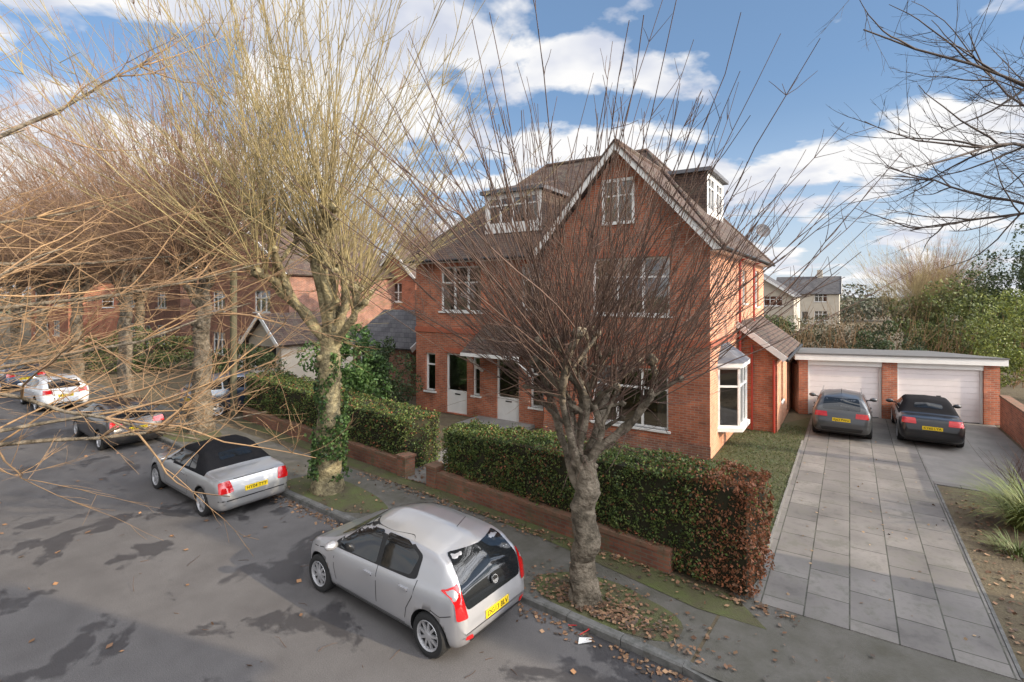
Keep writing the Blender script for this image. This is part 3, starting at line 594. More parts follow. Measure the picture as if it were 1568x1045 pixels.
for _ in range(320):
    p=Vector((random.uniform(15,29),random.uniform(27,32),.1)); T.grow(p,Vector((random.gauss(0,.35),random.gauss(0,.35),1)),random.uniform(2.4,5.0),.02,.006,6,.02,.1,'twig_t',3)
T.done('bare_shrub',(0,0,0))
def bladeclump(name,c,n,L,col,spread=.25):
    mb=MB(); M[name]=mat(name,col[0],.6,c2=col[1],scale=4)
    for _ in range(n):
        az=random.uniform(0,6.28); r=random.uniform(0,spread); p=Vector(c)+Vector((math.cos(az)*r,math.sin(az)*r,0)); out=random.uniform(.15,1.0); l=L*random.uniform(.6,1.2)
        side=Vector((-math.sin(az),math.cos(az),0))*.014; prev=p; d=Vector((math.cos(az)*out,math.sin(az)*out,1.1)).normalized(); w=1
        for i in range(5):
            q=prev+d*l/5; w2=1-(i+1)/5.5
            mb.poly([prev-side*w,prev+side*w,q+side*w2,q-side*w2],name); prev=q; w=w2; d=(d+Vector((math.cos(az)*.12,math.sin(az)*.12,-.28))).normalized()
    mb.done(name,None)
cc=AB(3.3,15.2,.1); bladeclump('sedge_plant',(cc.x,cc.y,.1),700,1.45,((.10,.15,.03),(.2,.21,.06)),.45)
cc=AB(2.7,13.6,.1); bladeclump('bulb_plant',(cc.x,cc.y,.1),160,.45,((.09,.15,.04),(.17,.16,.06)),.4)
T=Tree(); 
for _ in range(120):
    p=AB(4.0+random.uniform(-.6,.6),17.6+random.uniform(-1,.8),.1); T.grow(p,Vector((random.gauss(0,.5),random.gauss(0,.5),1)),random.uniform(.6,1.5),.008,.003,5,.02,.15,'twig_r',3)
T.done('bare_shrub',(0,0,0))
P=[]
for _ in range(12000):
    a=random.uniform(-3.4,-1.35); b=random.uniform(11,22); p=AB(a,b); P.append((p.x,p.y,.12+random.uniform(0,.06)))
leaves('grass',P,.09,[(.085,.125,.035),(.13,.145,.05),(.11,.095,.045),(.06,.085,.028)],squash=.15)
P=[]
for _ in range(4500):
    r=random.random()
    if r<.17: p=RS(random.gauss(3.9,.7),7.1+abs(random.gauss(0,.4)))
    elif r<.29: p=RS(random.uniform(9.9,10.9),random.uniform(9.3,15))
    elif r<.42: p=RS(random.uniform(1.2,12),9.0-abs(random.gauss(0,.16)))
    elif r<.70: p=AB(random.uniform(1.95,5),random.uniform(9,17))
    elif r<.76: p=RS(random.uniform(0,14),random.gauss(7.5,.5))
    else: p=RS(random.uniform(2,20),6.84-abs(random.gauss(0,.14)))
    z=.135; t=p.x*Nn[0]+p.y*Nn[1]
    if t<6.9: z=.012
    elif t<7.05: z=.13
    P.append((p.x,p.y,z+random.uniform(0,.012)))
leaves('fallen_leaves',P,.075,[(.22,.12,.065),(.15,.08,.045),(.30,.18,.10),(.10,.07,.05)],flat=.85,squash=.75,mk='litter')
P=[]
for _ in range(110):
    p=RS(random.uniform(2,22),random.uniform(0,6.4)); P.append((p.x,p.y,.02))
leaves('fallen_leaves',P,.11,[(.36,.19,.09),(.25,.14,.08)],flat=.85,squash=.8,mk='litter')
P=[]
for _ in range(90):
    p=AB(random.uniform(-1.2,1.8),random.uniform(9.3,22)); P.append((p.x,p.y,.13))
leaves('fallen_leaves',P,.06,[(.36,.25,.15),(.2,.14,.1)],flat=.85,squash=.8,mk='litter')
mb=MB(); p=RS(3.75,6.55,.012)
mb.poly([(p.x,p.y,.015),(p.x+.2,p.y+.03,.03),(p.x+.22,p.y+.13,.02),(p.x+.03,p.y+.12,.035)],'white'); mb.done('paper_litter',None)
T=Tree(); M['redrib']=mat('red_ribbon',(.5,.03,.03),.5); T.tube([Vector((p.x+.05,p.y+.2,.02)),Vector((p.x+.2,p.y+.26,.06)),Vector((p.x+.12,p.y+.4,.03)),Vector((p.x-.1,p.y+.42,.02))],[.009]*4,'redrib',4); T.done('ribbon_litter',(0,0,0))
T=Tree()
for _ in range(60):
    q=RS(random.uniform(1,14),random.uniform(3,6.8),.012); T.grow(q,Vector((random.gauss(0,1),random.gauss(0,1),0)),random.uniform(.1,.4),.005,.003,4,0,.2,'twig_r',3)
T.done('fallen_twigs',(0,0,0))
pole=empty('telegraph_pole',RS(21.9,10.0,.1)); mb=MB(); mb.cyl((0,0,0),(0,0,10.2),.13,'wood',12); mb.cyl((-.5,0,9.7),(.5,0,9.7),.03,'lead',6); mb.box(-.1,.1,-.17,-.13,2,2.3,'black')
mb.done('pole',pole)
pp=RS(21.9,10.0,9.8); T=Tree()
for e in (Vector((13.2,27.5,7.8)),Vector((30,30,9.5)),Vector((-45,52,9.5))):
    pts=[pp.lerp(e,i/16)-Vector((0,0,4*.6*(i/16)*(1-i/16))) for i in range(17)]; T.tube(pts,[.009]*17,'black',3)
T.done('telephone_wire',(0,0,0))

# ======== CARS ========
def chaikin(P,n=2):
    for _ in range(n):
        Q=[P[0]]
        for i in range(len(P)-1):
            a,b=P[i],P[i+1]
            Q.append(a*.75+b*.25 if i>0 else a*.6+b*.4); Q.append(a*.25+b*.75 if i<len(P)-2 else a*.4+b*.6)
        Q.append(P[-1]); P=Q
    return P
def roundp(pts,r=.04):
    out=[]; n=len(pts)
    for i in range(n):
        p=Vector(pts[i]); a=Vector(pts[i-1]); b=Vector(pts[(i+1)%n]); da=a-p; db=b-p
        ra=min(r,da.length*.45); rb_=min(r,db.length*.45); s=p+da.normalized()*ra; e=p+db.normalized()*rb_
        for t in (0,.33,.67,1): out.append(tuple(s*(1-t)**2+p*2*t*(1-t)+e*t*t))
    return out
def patch(bvh,pts,axis,sign,k,off,name,parent,r=.04,step=.07,W=1.7):
    pts=roundp(pts,r) if r else pts
    bm=bmesh.new(); vs=[bm.verts.new((p[0],p[1],0)) for p in pts]
    try: bm.faces.new(vs)
    except: bm.free(); return
    for ax in (0,1):
        lo=min(p[ax] for p in pts); hi=max(p[ax] for p in pts); n=max(2,int((hi-lo)/step))
        for i in range(1,n):
            c=[0,0,0]; c[ax]=lo+(hi-lo)*i/n; nn=[0,0,0]; nn[ax]=1
            bmesh.ops.bisect_plane(bm,geom=bm.verts[:]+bm.edges[:]+bm.faces[:],plane_co=c,plane_no=nn)
    for v in bm.verts:
        u,w=v.co.x,v.co.y
        if axis=='y': o=Vector((u,sign*3,w)); d=Vector((0,-sign,0))
        elif axis=='x': o=Vector((-3 if sign<0 else 9,u,w)); d=Vector((1 if sign<0 else -1,0,0))
        else: o=Vector((u,w,4)); d=Vector((0,0,-1))
        h=bvh.ray_cast(o,d)
        if h[0] is None: h=bvh.find_nearest(o+d*(3-W/2))
        nr=h[1]; 
        if nr.dot(d)>0: nr=-nr
        v.co=h[0]+nr*off
    bmesh.ops.recalc_face_normals(bm,faces=bm.faces)
    me=bpy.data.meshes.new(name); bm.to_mesh(me); bm.free(); me.materials.append(M[k]); me.polygons.foreach_set('use_smooth',[True]*len(me.polygons))
    return link(bpy.data.objects.new(name,me),parent)
def strip(pts,w=.012):
    out=[]
    for i in range(len(pts)-1):
        a=Vector(pts[i]);b=Vector(pts[i+1]); d=(b-a); 
        if d.length<1e-5: continue
        n=Vector((-d.y,d.x)).normalized()*w/2; out.append([tuple(a-n),tuple(b-n),tuple(b+n),tuple(a+n)])
    return out
def lathe(mb,prof,k,c,n=28,sgn=1):
    rows=[[Vector((c[0]+r*math.cos(t),c[1]+sgn*y,c[2]+r*math.sin(t))) for t in [2*math.pi*i/n for i in range(n)]] for r,y in prof]
    for i in range(len(rows)-1):
        for j in range(n): mb.poly([rows[i][j],rows[i][(j+1)%n],rows[i+1][(j+1)%n],rows[i+1][j]],k)
def wheel(root,x,ys,R,yo,ns,nm):
    sg=1 if ys>0 else -1; mb=MB(); c=(x,ys*yo,R)
    lathe(mb,[(R*.62,-.18),(R*.9,-.19),(R,-.16),(R,-.03),(R*.94,0),(R*.80,.008),(R*.68,0),(R*.66,-.02)],'tyre',c,28,sg)
    lathe(mb,[(R*.68,-.002),(R*.66,.006),(R*.60,-.008),(R*.58,-.04)],'alloy',c,28,sg)
    lathe(mb,[(R*.62,-.05),(.001,-.05)],'black',c,20,sg)
    lathe(mb,[(R*.17,-.045),(R*.15,.0),(.001,.004)],'alloy',c,16,sg)
    for i in range(ns):
        t=2*math.pi*i/ns+.2; w=.42/ns*2.2
        a=[(R*.12,-w*.7),(R*.61,-w*.45),(R*.61,w*.45),(R*.12,w*.7)]
        P=[Vector((c[0]+r*math.cos(t)-wv*R*math.sin(t)*1.0,c[1]+sg*(-.006 if r<R*.3 else -.018),c[2]+r*math.sin(t)+wv*R*math.cos(t))) for r,wv in a]
        mb.prism(P,(0,-sg*.03,0),'alloy')
    return mb.done(nm,root,smooth=False)
def gsmooth(x,y,s):
    g=np.linspace(x[0],x[-1],int((x[-1]-x[0])/.01)+1); f=np.interp(g,x,y); k=np.arange(-3*s,3*s+.001,.01); w=np.exp(-k*k/(2*s*s)); w/=w.sum(); m=len(k)//2
    fp=np.concatenate([2*f[0]-f[m:0:-1],f,2*f[-1]-f[-2:-m-2:-1]]); return g,np.convolve(fp,w,'valid')
def build_car(name,loc,rot,S,paint,reg=None,res=84):
    root=empty(name,loc,rot); L,W=S['L'],S['W']; hw=W/2
    tx=[p[0] for p in S['top']]; tz=[p[1] for p in S['top']]
    g,top=gsmooth(tx,tz,S.get('sm',.05)); _,belt=gsmooth([0,L*.5,L],[S['belt'][0],S['belt'][1],S['belt'][2]],.1)
    _,wt=gsmooth([p[0] for p in S['wt']],[p[1] for p in S['wt']],.1)
    _,pl=gsmooth([0,.05,.16,.4,1.0,L-1.0,L-.5,L-.22,L-.07,L],[.80,.90,.955,.985,1,1,.96,.88,.76,.62],.04)
    _,bt=gsmooth([0,.05,.15,.6,L-.6,L-.15,L],[.36,.27,.23,.19,.19,.22,.32],.03)
    n=min(len(top),len(belt),len(wt),len(pl),len(bt)); 
    U=np.linspace(0,1,res); X=L*(.5-.5*np.cos(np.pi*U))*.6+L*U*.4
    rows=[]; bz=[]; rr=S.get('round',1.0)
    for x in X:
        i=min(n-1,int(round(x/L*(n-1)))); z1=top[i]; b=bt[i]; w=hw*pl[i]; be=min(belt[i],z1-.07); q=min(w*.93,hw*wt[i]*min(1,pl[i]+.02)); hgt=z1-be; 
        m=b+(be-b)*.5; fl=.022*(math.exp(-((x-S['wx'][0])/.38)**4)+math.exp(-((x-S['wx'][1])/.38)**4)); hh=min(hgt,.35)
        cp=[(0,b),(.55*w,b),(.88*w,b),(.965*w,b+.10),(.978*w+fl,b+(be-b)*.3),(.99*w+fl,m+.03),(.995*w,be-.13*min(1,(be-b)/.4)),(.945*w,be-.012),(.935*w,be+.004),
            ((q*.55+w*.94*.45),be+hgt*.5),(q*1.02,z1-.34*hh),(q*.92,z1-.14*hh*rr),(q*.70,z1-.055*hh*rr*1.6),(q*.35,z1-.016*hh/.35*rr),(0,z1)]
        P=chaikin([np.array(p) for p in cp],1); rows.append(P); bz.append(be)
    k=len(rows[0]); V=[];F=[];mi=[]
    ring=2*k-2
    for x,P in zip(X,rows):
        for p in P: V.append((x,p[0],p[1]))
        for p in P[-2:0:-1]: V.append((x,-p[0],p[1]))
    fab=S.get('fab')
    for i in range(res-1):
        for j in range(ring):
            j2=(j+1)%ring; F.append((i*ring+j,i*ring+j2,(i+1)*ring+j2,(i+1)*ring+j)); z=(V[F[-1][0]][2]+V[F[-1][1]][2]+V[F[-1][2]][2]+V[F[-1][3]][2])/4; x=(X[i]+X[i+1])/2
            m=0
            if fab and fab[0]<x<fab[1] and z>(bz[i]+bz[i+1])/2+.008: m=2
            if z<.235: m=1
            mi.append(m)
    F.append(tuple(range(ring))[::-1]); mi.append(0); F.append(tuple((res-1)*ring+j for j in range(ring))); mi.append(0)
    me=bpy.data.meshes.new('body'); me.from_pydata(V,[],F)
    for m in (paint,'black','fabric'): me.materials.append(M[m])
    me.polygons.foreach_set('material_index',mi); me.polygons.foreach_set('use_smooth',[True]*len(F)); me.update()
    bm=bmesh.new(); bm.from_mesh(me); bmesh.ops.recalc_face_normals(bm,faces=bm.faces); bvh=BVHTree.FromBMesh(bm); bm.to_mesh(me); bm.free()
    body=bpy.data.objects.new('body',me); link(body,root)
    R=S['R']; xa,xb=S['wx']
    cme=MB()
    for x in (xa,xb):
        for sg in (1,-1): cme.cyl((x,sg*(hw-.30),R*1.02),(x,sg*(hw+.2),R*1.02),R*1.15,'black',36)
    co=cme.done('cutter'); co.data.materials.clear(); 
    for m in (paint,'black','fabric'): co.data.materials.append(M[m])
    co.data.polygons.foreach_set('material_index',[1]*len(co.data.polygons)); 
    bm=bmesh.new(); bm.from_mesh(co.data); bmesh.ops.remove_doubles(bm,verts=bm.verts,dist=1e-5); bmesh.ops.recalc_face_normals(bm,faces=bm.faces); bm.to_mesh(co.data); bm.free()
    md=body.modifiers.new('b','BOOLEAN'); md.operation='DIFFERENCE'; md.object=co; md.solver='EXACT'
    body.parent=None; bpy.context.view_layer.update(); dg=bpy.context.evaluated_depsgraph_get(); nm_=bpy.data.meshes.new_from_object(body.evaluated_get(dg)); 
    body.modifiers.clear()
    if len(nm_.polygons)>500: body.data=nm_
    body.parent=root; bpy.data.objects.remove(co)
    def pt(pts,axis,sign,k,off=.004,r=.04,step=.07,nm='panel'): patch(bvh,pts,axis,sign,k,off,nm,root,r,step,W)
    for sh in S.get('side_black',[]):
        for sg in (1,-1): pt(sh,'y',sg,'black',.0025,.05,nm='window_surround')
    for wd in S['side_glass']:
        for sg in (1,-1): pt(wd,'y',sg,'autoglass',.005,.05,nm='side_window')
    for ln in S['lines']:
        for sgm in strip(ln,.012):
            for sg in (1,-1): pt(sgm,'y',sg,'black',.0025,0,.12,nm='shut_line')
    for h in S['handles']:
        for sg in (1,-1):
            x,z=h; hit=bvh.ray_cast(Vector((x,sg*3,z)),Vector((0,-sg,0)))
            if hit[0]:
                mb=MB(); y=hit[0].y; mb.box(x-.09,x+.09,y-.005*sg,y+.03*sg,z-.014,z+.014,paint); mb.box(x-.08,x+.08,y-.002*sg,y+.006*sg,z-.035,z-.016,'black'); mb.done('door_handle',root)
    for ax,sg,pts,kk,of,r in S['ends']:
        pt(pts,ax,sg,kk,of,r,nm={'redlamp':'tail_lamp','clear':'head_lamp','autoglass':'window','black':'trim'}.get(kk,'panel'))
        if ax=='x' and min(p[0] for p in pts)>.05:
            pt([(-p[0],p[1]) for p in pts],ax,sg,kk,of,r,nm='lamp')
    pt(S['windscreen'],'z',1,'autoglass',.004,.08,nm='windscreen')
    for x in (xa,xb):
        for sg in (1,-1): wheel(root,x,sg,R,hw-.012,S['ns'],'wheel')
    mx,mz=S['mirror']
    for sg in (1,-1):
        bm=bmesh.new(); bmesh.ops.create_uvsphere(bm,u_segments=14,v_segments=8,radius=1,matrix=Matrix.Translation((mx,sg*(hw+.10),mz))@Matrix.Diagonal((.085,.12,.07,1)))
        me=bpy.data.meshes.new('door_mirror'); bm.to_mesh(me); bm.free(); me.materials.append(M[paint]); me.polygons.foreach_set('use_smooth',[True]*len(me.polygons)); link(bpy.data.objects.new('door_mirror',me),root)
        mb=MB(); mb.box(mx-.03,mx+.03,sg*(hw-.09),sg*(hw+.04),mz-.05,mz-.02,'black'); mb.done('mirror_arm',root)
    pz=S['plate']; h=bvh.ray_cast(Vector((-3,0,pz)),Vector((1,0,0))); h2=bvh.ray_cast(Vector((-3,0.24,pz)),Vector((1,0,0))); px=min(h[0].x,h2[0].x)-.004
    mb=MB(); mb.box(px-.012,px,-.26,.26,pz-.056,pz+.056,'plate'); mb.done('number_plate',root)
    cu=bpy.data.curves.new('plate_text','FONT'); cu.body=reg or 'AB12 CDE'; cu.size=.105; cu.align_x='CENTER'; cu.align_y='CENTER'; cu.materials.append(M['black']); cu.extrude=.001
    to=bpy.data.objects.new('plate_text',cu); to.location=(px-.0155,0,pz); to.rotation_euler=(math.radians(90),0,math.radians(-90)); link(to,root)
    mb=MB(); mb.box(.3,L-.3,-hw*.8,hw*.8,.16,.26,'black'); 
    if S.get('rails'):
        for sg in (1,-1): mb.beam((.75,sg*hw*.66,S['rails']),(2.3,sg*hw*.66,S['rails']),.03,.03,'chrome')
    ax_=S.get('ant'); 
    if ax_: 
        h=bvh.ray_cast(Vector((ax_,0,3)),Vector((0,0,-1))); mb.cyl(h[0],h[0]+Vector((-.18,0,.2)),.005,'black',5)
    mb.done('underbody',root)
    return root
def pm(n,c,metal=.0,r=.3,c2=None):
    M[n]=mat(n,c,r,metal=metal,coat=.8,spec=.5); return n
pm('paint_silver',(.56,.56,.575),.6,.33); pm('paint_silver2',(.44,.44,.44),.55,.34); pm('paint_dark',(.045,.04,.04),.3,.3); pm('paint_white',(.75,.76,.77)); pm('paint_blue',(.05,.07,.11),.4,.3); pm('paint_black',(.012,.012,.014)); pm('paint_grey',(.09,.095,.10),.5,.3)
UP=dict(L=3.85,W=1.70,R=.31,wx=(.58,3.24),ns=9,round=2.2,sm=.06,
 top=[(0,.58),(.03,.76),(.07,.90),(.13,1.06),(.24,1.24),(.40,1.40),(.60,1.465),(1.0,1.50),(1.6,1.515),(2.0,1.485),(2.3,1.41),(2.7,1.18),(3.0,1.0),(3.2,.945),(3.5,.85),(3.7,.73),(3.8,.62),(3.85,.5)],
 belt=(.98,.91,.82),wt=[(0,.84),(.3,.76),(.6,.71),(2.2,.70),(2.9,.80),(3.2,.87),(3.85,.8)],
 side_glass=[[(1.00,1.00),(1.66,.945),(1.66,1.385),(1.20,1.385),(.90,1.25)],[(1.76,.94),(2.68,.905),(2.76,.96),(2.25,1.34),(1.76,1.385)]],
 side_black=[[(.86,.985),(1.0,.955),(2.76,.885),(2.86,.94),(2.27,1.375),(1.2,1.42),(.84,1.28)]],
 lines=[[(1.71,.94),(1.71,.30),(2.72,.30),(2.80,.6),(2.80,.89)],[(1.71,.30),(1.08,.30),(1.02,.55),(.90,.74),(.84,.98)],[(.98,.27),(2.85,.27)],[(2.84,.84),(3.45,.73)],[(.16,.72),(.34,.66),(.52,.70)]],
 handles=[(1.90,.78),(1.08,.82)],
 ends=[('x',-1,[(-.60,.74),(.60,.74),(.64,1.0),(.52,1.36),(-.52,1.36),(-.64,1.0)],'autoglass',.008,.07),
       ('x',-1,[(.61,.66),(.77,.66),(.775,1.0),(.66,1.10),(.645,.98)],'redlamp',.016,.03),
       ('x',-1,[(-.6,.375),(.6,.375),(.56,.31),(-.56,.31)],'black',.006,.02),
       ('x',-1,[(.52,.36),(.66,.38),(.66,.44),(.54,.42)],'redlamp',.008,.02),
       ('x',1,[(.42,.62),(.66,.66),(.66,.80),(.50,.76)],'clear',.01,.03)],
 windscreen=[(2.36,-.50),(2.92,-.62),(3.0,0),(2.92,.62),(2.36,.50),(2.30,0)],mirror=(2.70,.99),plate=.54,ant=.8)
HM=dict(L=4.2,W=1.78,R=.32,wx=(.75,3.35),ns=5,round=1.6,
 top=[(0,.60),(.05,.80),(.12,.97),(.2,1.06),(.45,1.24),(.7,1.36),(1.1,1.42),(1.7,1.45),(2.2,1.41),(2.45,1.34),(2.85,1.12),(3.1,.99),(3.3,.95),(3.8,.84),(4.05,.70),(4.15,.6),(4.2,.5)],
 belt=(.98,.93,.83),wt=[(0,.85),(.3,.78),(.7,.72),(2.3,.72),(3.0,.82),(3.3,.87),(4.2,.8)],
 side_glass=[[(1.02,1.0),(1.78,.97),(1.80,1.31),(1.25,1.31),(.92,1.2)],[(1.86,.965),(2.74,.94),(2.78,1.0),(2.34,1.27),(1.88,1.31)]],
 lines=[[(1.83,.95),(1.83,.32),(2.88,.32),(2.92,.6),(2.86,.92)],[(1.83,.32),(1.2,.32),(1.15,.6),(.98,.78),(.94,.97)]],
 handles=[(2.02,.82),(1.2,.85)],
 ends=[('x',-1,[(-.55,1.0),(.55,1.0),(.50,1.33),(-.50,1.33)],'autoglass',.006,.06),
       ('x',-1,[(.42,.80),(.76,.78),(.74,.96),(.44,.93)],'redlamp',.014,.03),
       ('x',-1,[(-.62,.40),(.62,.40),(.56,.30),(-.56,.30)],'black',.006,.02),
       ('x',1,[(.42,.60),(.68,.64),(.68,.76),(.46,.70)],'clear',.01,.03)],
 windscreen=[(2.46,-.50),(2.98,-.64),(3.06,0),(2.98,.64),(2.46,.50),(2.38,0)],mirror=(2.76,1.0),plate=.68,ant=.9)
AU=dict(HM); AU.update(rails=1.455,top=[(0,.60),(.04,.82),(.10,.98),(.18,1.10),(.38,1.30),(.6,1.40),(1.1,1.455),(1.7,1.465),(2.2,1.42),(2.45,1.34),(2.85,1.12),(3.1,.99),(3.3,.95),(3.8,.84),(4.05,.70),(4.15,.6),(4.2,.5)])
AU['ends']=[('x',-1,[(-.56,1.0),(.56,1.0),(.50,1.34),(-.50,1.34)],'autoglass',.006,.06),
       ('x',-1,[(.40,.76),(.78,.76),(.75,.92),(.42,.92)],'redlamp',.014,.02),
       ('x',-1,[(-.62,.42),(.62,.42),(.56,.30),(-.56,.30)],'black',.006,.02),
       ('x',1,[(.42,.60),(.68,.64),(.68,.76),(.46,.70)],'clear',.01,.03)]
CV=dict(L=4.45,W=1.74,R=.32,wx=(.86,3.6),ns=7,fab=(.80,2.55),sm=.035,round=.8,
 top=[(0,.62),(.05,.82),(.12,.93),(.3,.965),(.72,.99),(.86,1.05),(1.1,1.25),(1.32,1.37),(1.7,1.41),(2.2,1.39),(2.5,1.30),(2.85,1.12),(3.12,.96),(3.35,.93),(3.9,.83),(4.25,.70),(4.38,.6),(4.45,.5)],
 belt=(.92,.90,.82),wt=[(0,.88),(.8,.86),(1.25,.72),(2.4,.71),(3.0,.82),(3.4,.88),(4.45,.8)],
 side_glass=[[(1.30,.98),(1.62,.96),(1.62,1.25),(1.46,1.25)],[(1.66,.96),(2.78,.93),(2.80,.98),(2.42,1.23),(1.66,1.27)]],
 lines=[[(1.64,.93),(1.60,.5),(1.70,.32),(2.95,.32),(3.0,.6),(2.90,.90)],[(.5,.42),(.54,.36)]],
 handles=[(1.86,.80)],
 ends=[('z',1,[(.98,-.38),(1.17,-.36),(1.17,.36),(.98,.38)],'autoglass',.006,.05),
       ('x',-1,[(.50,.66),(.80,.64),(.78,.88),(.56,.90)],'redlamp',.012,.04),
       ('x',-1,[(-.80,.50),(.80,.50),(.80,.475),(-.80,.475)],'black',.006,.005),
       ('x',-1,[(-.47,.91),(.47,.91),(.47,.90),(-.47,.90)],'black',.006,.0),
       ('x',1,[(.42,.60),(.68,.62),(.68,.74),(.46,.70)],'clear',.01,.03)],
 windscreen=[(2.58,-.52),(3.02,-.66),(3.12,0),(3.02,.66),(2.58,.52),(2.54,0)],mirror=(2.78,.98),plate=.66)
SV=dict(HM); SV.update(L=4.4,wx=(.8,3.5),R=.35,top=[(0,.7),(.05,.95),(.12,1.15),(.25,1.35),(.45,1.58),(.8,1.66),(1.6,1.70),(2.3,1.66),(2.6,1.56),(3.0,1.3),(3.25,1.12),(3.5,1.06),(4.0,.96),(4.25,.82),(4.35,.7),(4.4,.6)],belt=(1.08,1.04,.95),
 wt=[(0,.85),(.4,.78),(2.4,.74),(3.1,.82),(3.5,.87),(4.4,.8)],
 side_glass=[[(.45,1.16),(1.0,1.13),(1.0,1.5),(.6,1.5)],[(1.06,1.13),(1.9,1.10),(1.92,1.52),(1.06,1.52)],[(1.98,1.09),(2.86,1.06),(2.9,1.12),(2.46,1.47),(1.98,1.52)]],
 ends=[('x',-1,[(-.58,1.12),(.58,1.12),(.52,1.52),(-.52,1.52)],'autoglass',.006,.06),('x',-1,[(.56,.86),(.78,.86),(.74,1.12),(.60,1.12)],'redlamp',.014,.03),('x',-1,[(-.62,.48),(.62,.48),(.56,.36),(-.56,.36)],'black',.006,.02)],
 windscreen=[(2.64,-.54),(3.12,-.66),(3.2,0),(3.12,.66),(2.64,.54),(2.56,0)],mirror=(2.86,1.14),plate=.78)
RA=math.atan2(.6032,-.7976); DA=math.atan2(.8368,.5476); NA=math.atan2(.7976,.6032)
c1=build_car('parked_hatchback_car',RS(4.72,5.88),RA,UP,'paint_silver','DG13 BLV',res=120)
mb=MB(); mb.cyl((.06,0,.92),(.030,0,.93),.06,'chrome',20); mb.cyl((.0295,0,.93),(.0285,0,.93),.047,'black',20)
mb.done('badge',c1)
build_car('parked_convertible_car',RS(11.95,5.98),RA,CV,'paint_silver2','HY04 TYY',res=100)
build_car('parked_hatchback_car',RS(20.1,6.15),RA,HM,'paint_dark','LG57 NXE',res=64)
build_car('parked_hatchback_car',RS(29.0,6.2),RA,HM,'paint_white','BL12 BUP',res=54)
build_car('parked_hatchback_car',RS(36.5,6.2),RA,HM,'paint_blue','KT08 VSN',res=48)
build_car('parked_estate_car',Vector((-13.0,20.6,.1)),NA,SV,'paint_blue','RE09 OFX',res=64)
build_car('parked_estate_car',Vector((11.2,17.55,.118)),DA,AU,'paint_grey','RJ63 PWU',res=64)
CB=dict(CV); CB['ends']=AU['ends'][1:]+[CV['ends'][0]]
build_car('parked_convertible_car',Vector((13.45,16.5,.118)),DA,CB,'paint_black','KY60 LYA',res=64)

# ======== SKY / LIGHT ========
EL=math.radians(21); AZ=math.atan2(.9,-.44)
w=bpy.data.worlds.new('World'); scn.world=w; w.use_nodes=True; nt=w.node_tree; nt.nodes.clear(); L=nt.links.new
v=Vector((math.sin(AZ)*math.cos(EL),math.cos(AZ)*math.cos(EL),math.sin(EL)))
out=nt.nodes.new('ShaderNodeOutputWorld'); sky=nt.nodes.new('ShaderNodeTexSky'); sky.sky_type='NISHITA'; sky.sun_disc=False; sky.sun_elevation=EL; sky.sun_rotation=AZ; sky.air_density=1.0; sky.dust_density=.2; sky.ozone_density=3.0
bg=nt.nodes.new('ShaderNodeBackground'); bg.inputs[1].default_value=.15; L(sky.outputs[0],bg.inputs[0])
tc=nt.nodes.new('ShaderNodeTexCoord'); sp_=nt.nodes.new('ShaderNodeSeparateXYZ'); L(tc.outputs['Generated'],sp_.inputs[0])
az=N(nt,'ShaderNodeMath',operation='MAXIMUM'); az.inputs[1].default_value=0; L(sp_.outputs[2],az.inputs[0])
a2=N(nt,'ShaderNodeMath',operation='ADD'); a2.inputs[1].default_value=.22; L(az.outputs[0],a2.inputs[0])
dv=nt.nodes.new('ShaderNodeVectorMath'); dv.operation='DIVIDE'; L(tc.outputs['Generated'],dv.inputs[0]); cx=nt.nodes.new('ShaderNodeCombineXYZ'); 
for i in range(3): L(a2.outputs[0],cx.inputs[i])
L(cx.outputs[0],dv.inputs[1])
n1=N(nt,'ShaderNodeTexNoise',Scale=2.1,Detail=6,Roughness=.52,Distortion=.15); 
mp=nt.nodes.new('ShaderNodeMapping'); mp.inputs['Location'].default_value=(3.1,1.7,0); mp.inputs['Scale'].default_value=(1,1,.3); L(dv.outputs[0],mp.inputs[0]); L(mp.outputs[0],n1.inputs['Vector'])
def MA(op,a,b,c=None):
    n=nt.nodes.new('ShaderNodeMath'); n.operation=op
    for i,xx in enumerate((a,b,c)):
        if xx is None: continue
        if isinstance(xx,(int,float)): n.inputs[i].default_value=xx
        else: L(xx,n.inputs[i])
    return n.outputs[0]
f1=MA('MULTIPLY_ADD',sp_.outputs[0],-.045,n1.outputs['Fac'])
bh=MA('MAXIMUM',MA('MULTIPLY',sp_.outputs[1],-1),0)          # more cloud behind the viewer
f2=MA('MULTIPLY_ADD',bh,.2,f1)
r=ramp(nt,[(.465,(0,0,0)),(.525,(1,1,1))]); L(f2,r.inputs['Fac'])
hz=N(nt,'ShaderNodeMapRange'); hz.inputs['From Min'].default_value=0; hz.inputs['From Max'].default_value=.30; hz.inputs['To Min'].default_value=.85; hz.inputs['To Max'].default_value=.30; L(az.outputs[0],hz.inputs['Value'])
hc=ramp(nt,[(0,(.80,.88,1.0)),(.35,(.38,.62,1.0))]); L(az.outputs[0],hc.inputs['Fac'])
bh2=nt.nodes.new('ShaderNodeBackground'); bh2.inputs[1].default_value=.9; L(hc.outputs[0],bh2.inputs[0])
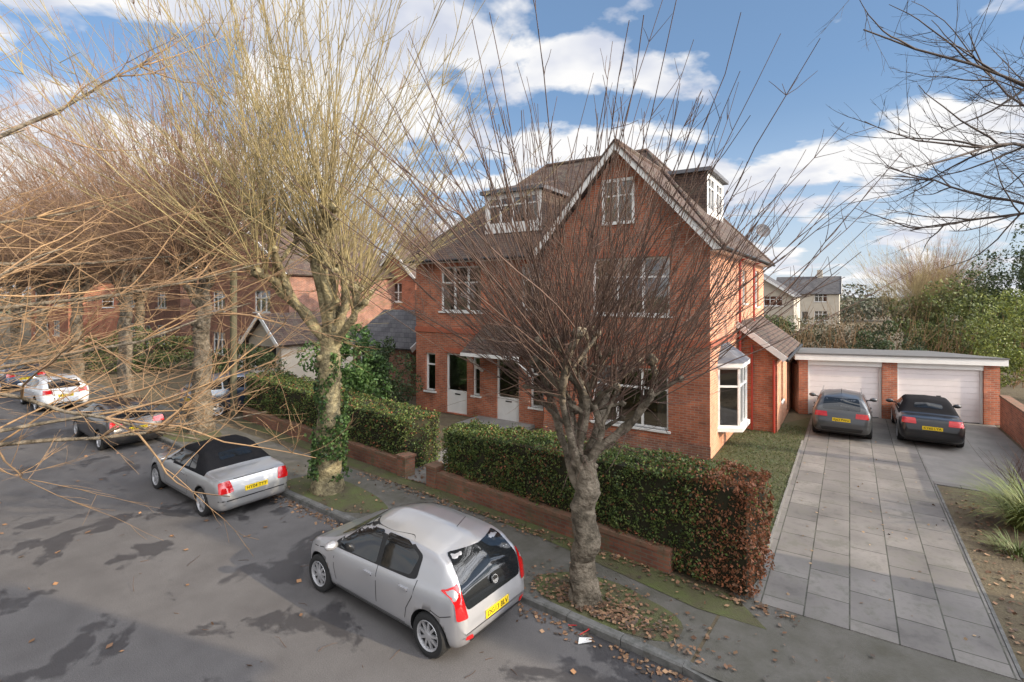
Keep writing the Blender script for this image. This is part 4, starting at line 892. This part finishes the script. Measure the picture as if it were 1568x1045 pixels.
mh=nt.nodes.new('ShaderNodeMixShader'); L(hz.outputs[0],mh.inputs[0]); L(bg.outputs[0],mh.inputs[1]); L(bh2.outputs[0],mh.inputs[2])
n2=N(nt,'ShaderNodeTexNoise',Scale=3.0,Detail=4); L(mp.outputs[0],n2.inputs['Vector']); rc=ramp(nt,[(.35,(.66,.70,.82)),(.55,(1,.995,.995))]); L(n2.outputs['Fac'],rc.inputs['Fac'])
dt=nt.nodes.new('ShaderNodeVectorMath'); dt.operation='DOT_PRODUCT'; L(tc.outputs['Generated'],dt.inputs[0]); dt.inputs[1].default_value=v
gl=N(nt,'ShaderNodeMapRange'); gl.interpolation_type='SMOOTHSTEP'; gl.inputs['From Min'].default_value=.40; gl.inputs['From Max'].default_value=1; gl.inputs['To Min'].default_value=1.0; gl.inputs['To Max'].default_value=7; L(dt.outputs['Value'],gl.inputs['Value'])
zn=N(nt,'ShaderNodeMapRange'); zn.inputs['From Min'].default_value=.62; zn.inputs['From Max'].default_value=1; zn.inputs['To Min'].default_value=0; zn.inputs['To Max'].default_value=1.0; L(sp_.outputs[2],zn.inputs['Value'])
bc=nt.nodes.new('ShaderNodeBackground'); L(MA('ADD',gl.outputs[0],zn.outputs[0]),bc.inputs[1]); L(rc.outputs[0],bc.inputs[0])
mx=nt.nodes.new('ShaderNodeMixShader'); L(r.outputs[0],mx.inputs[0]); L(mh.outputs[0],mx.inputs[1]); L(bc.outputs[0],mx.inputs[2]); L(mx.outputs[0],out.inputs[0])
sd=bpy.data.lights.new('sun','SUN'); sd.energy=5.0; sd.angle=math.radians(.5); sd.color=(1,.84,.62); so=bpy.data.objects.new('sun',sd); link(so)
so.rotation_euler=v.to_track_quat('Z','Y').to_euler(); so.location=(30,-15,30)
# ======== CAMERA ========
cd=bpy.data.cameras.new('camera'); cam=bpy.data.objects.new('camera',cd); link(cam); cam.location=(0,0,5.1); cam.rotation_euler=(math.radians(90),0,0)
cd.sensor_width=36; cd.lens=790/1568*36; cd.shift_y=-(522.5-450)/1568; cd.clip_end=2000; cd.clip_start=.05
scn.camera=cam
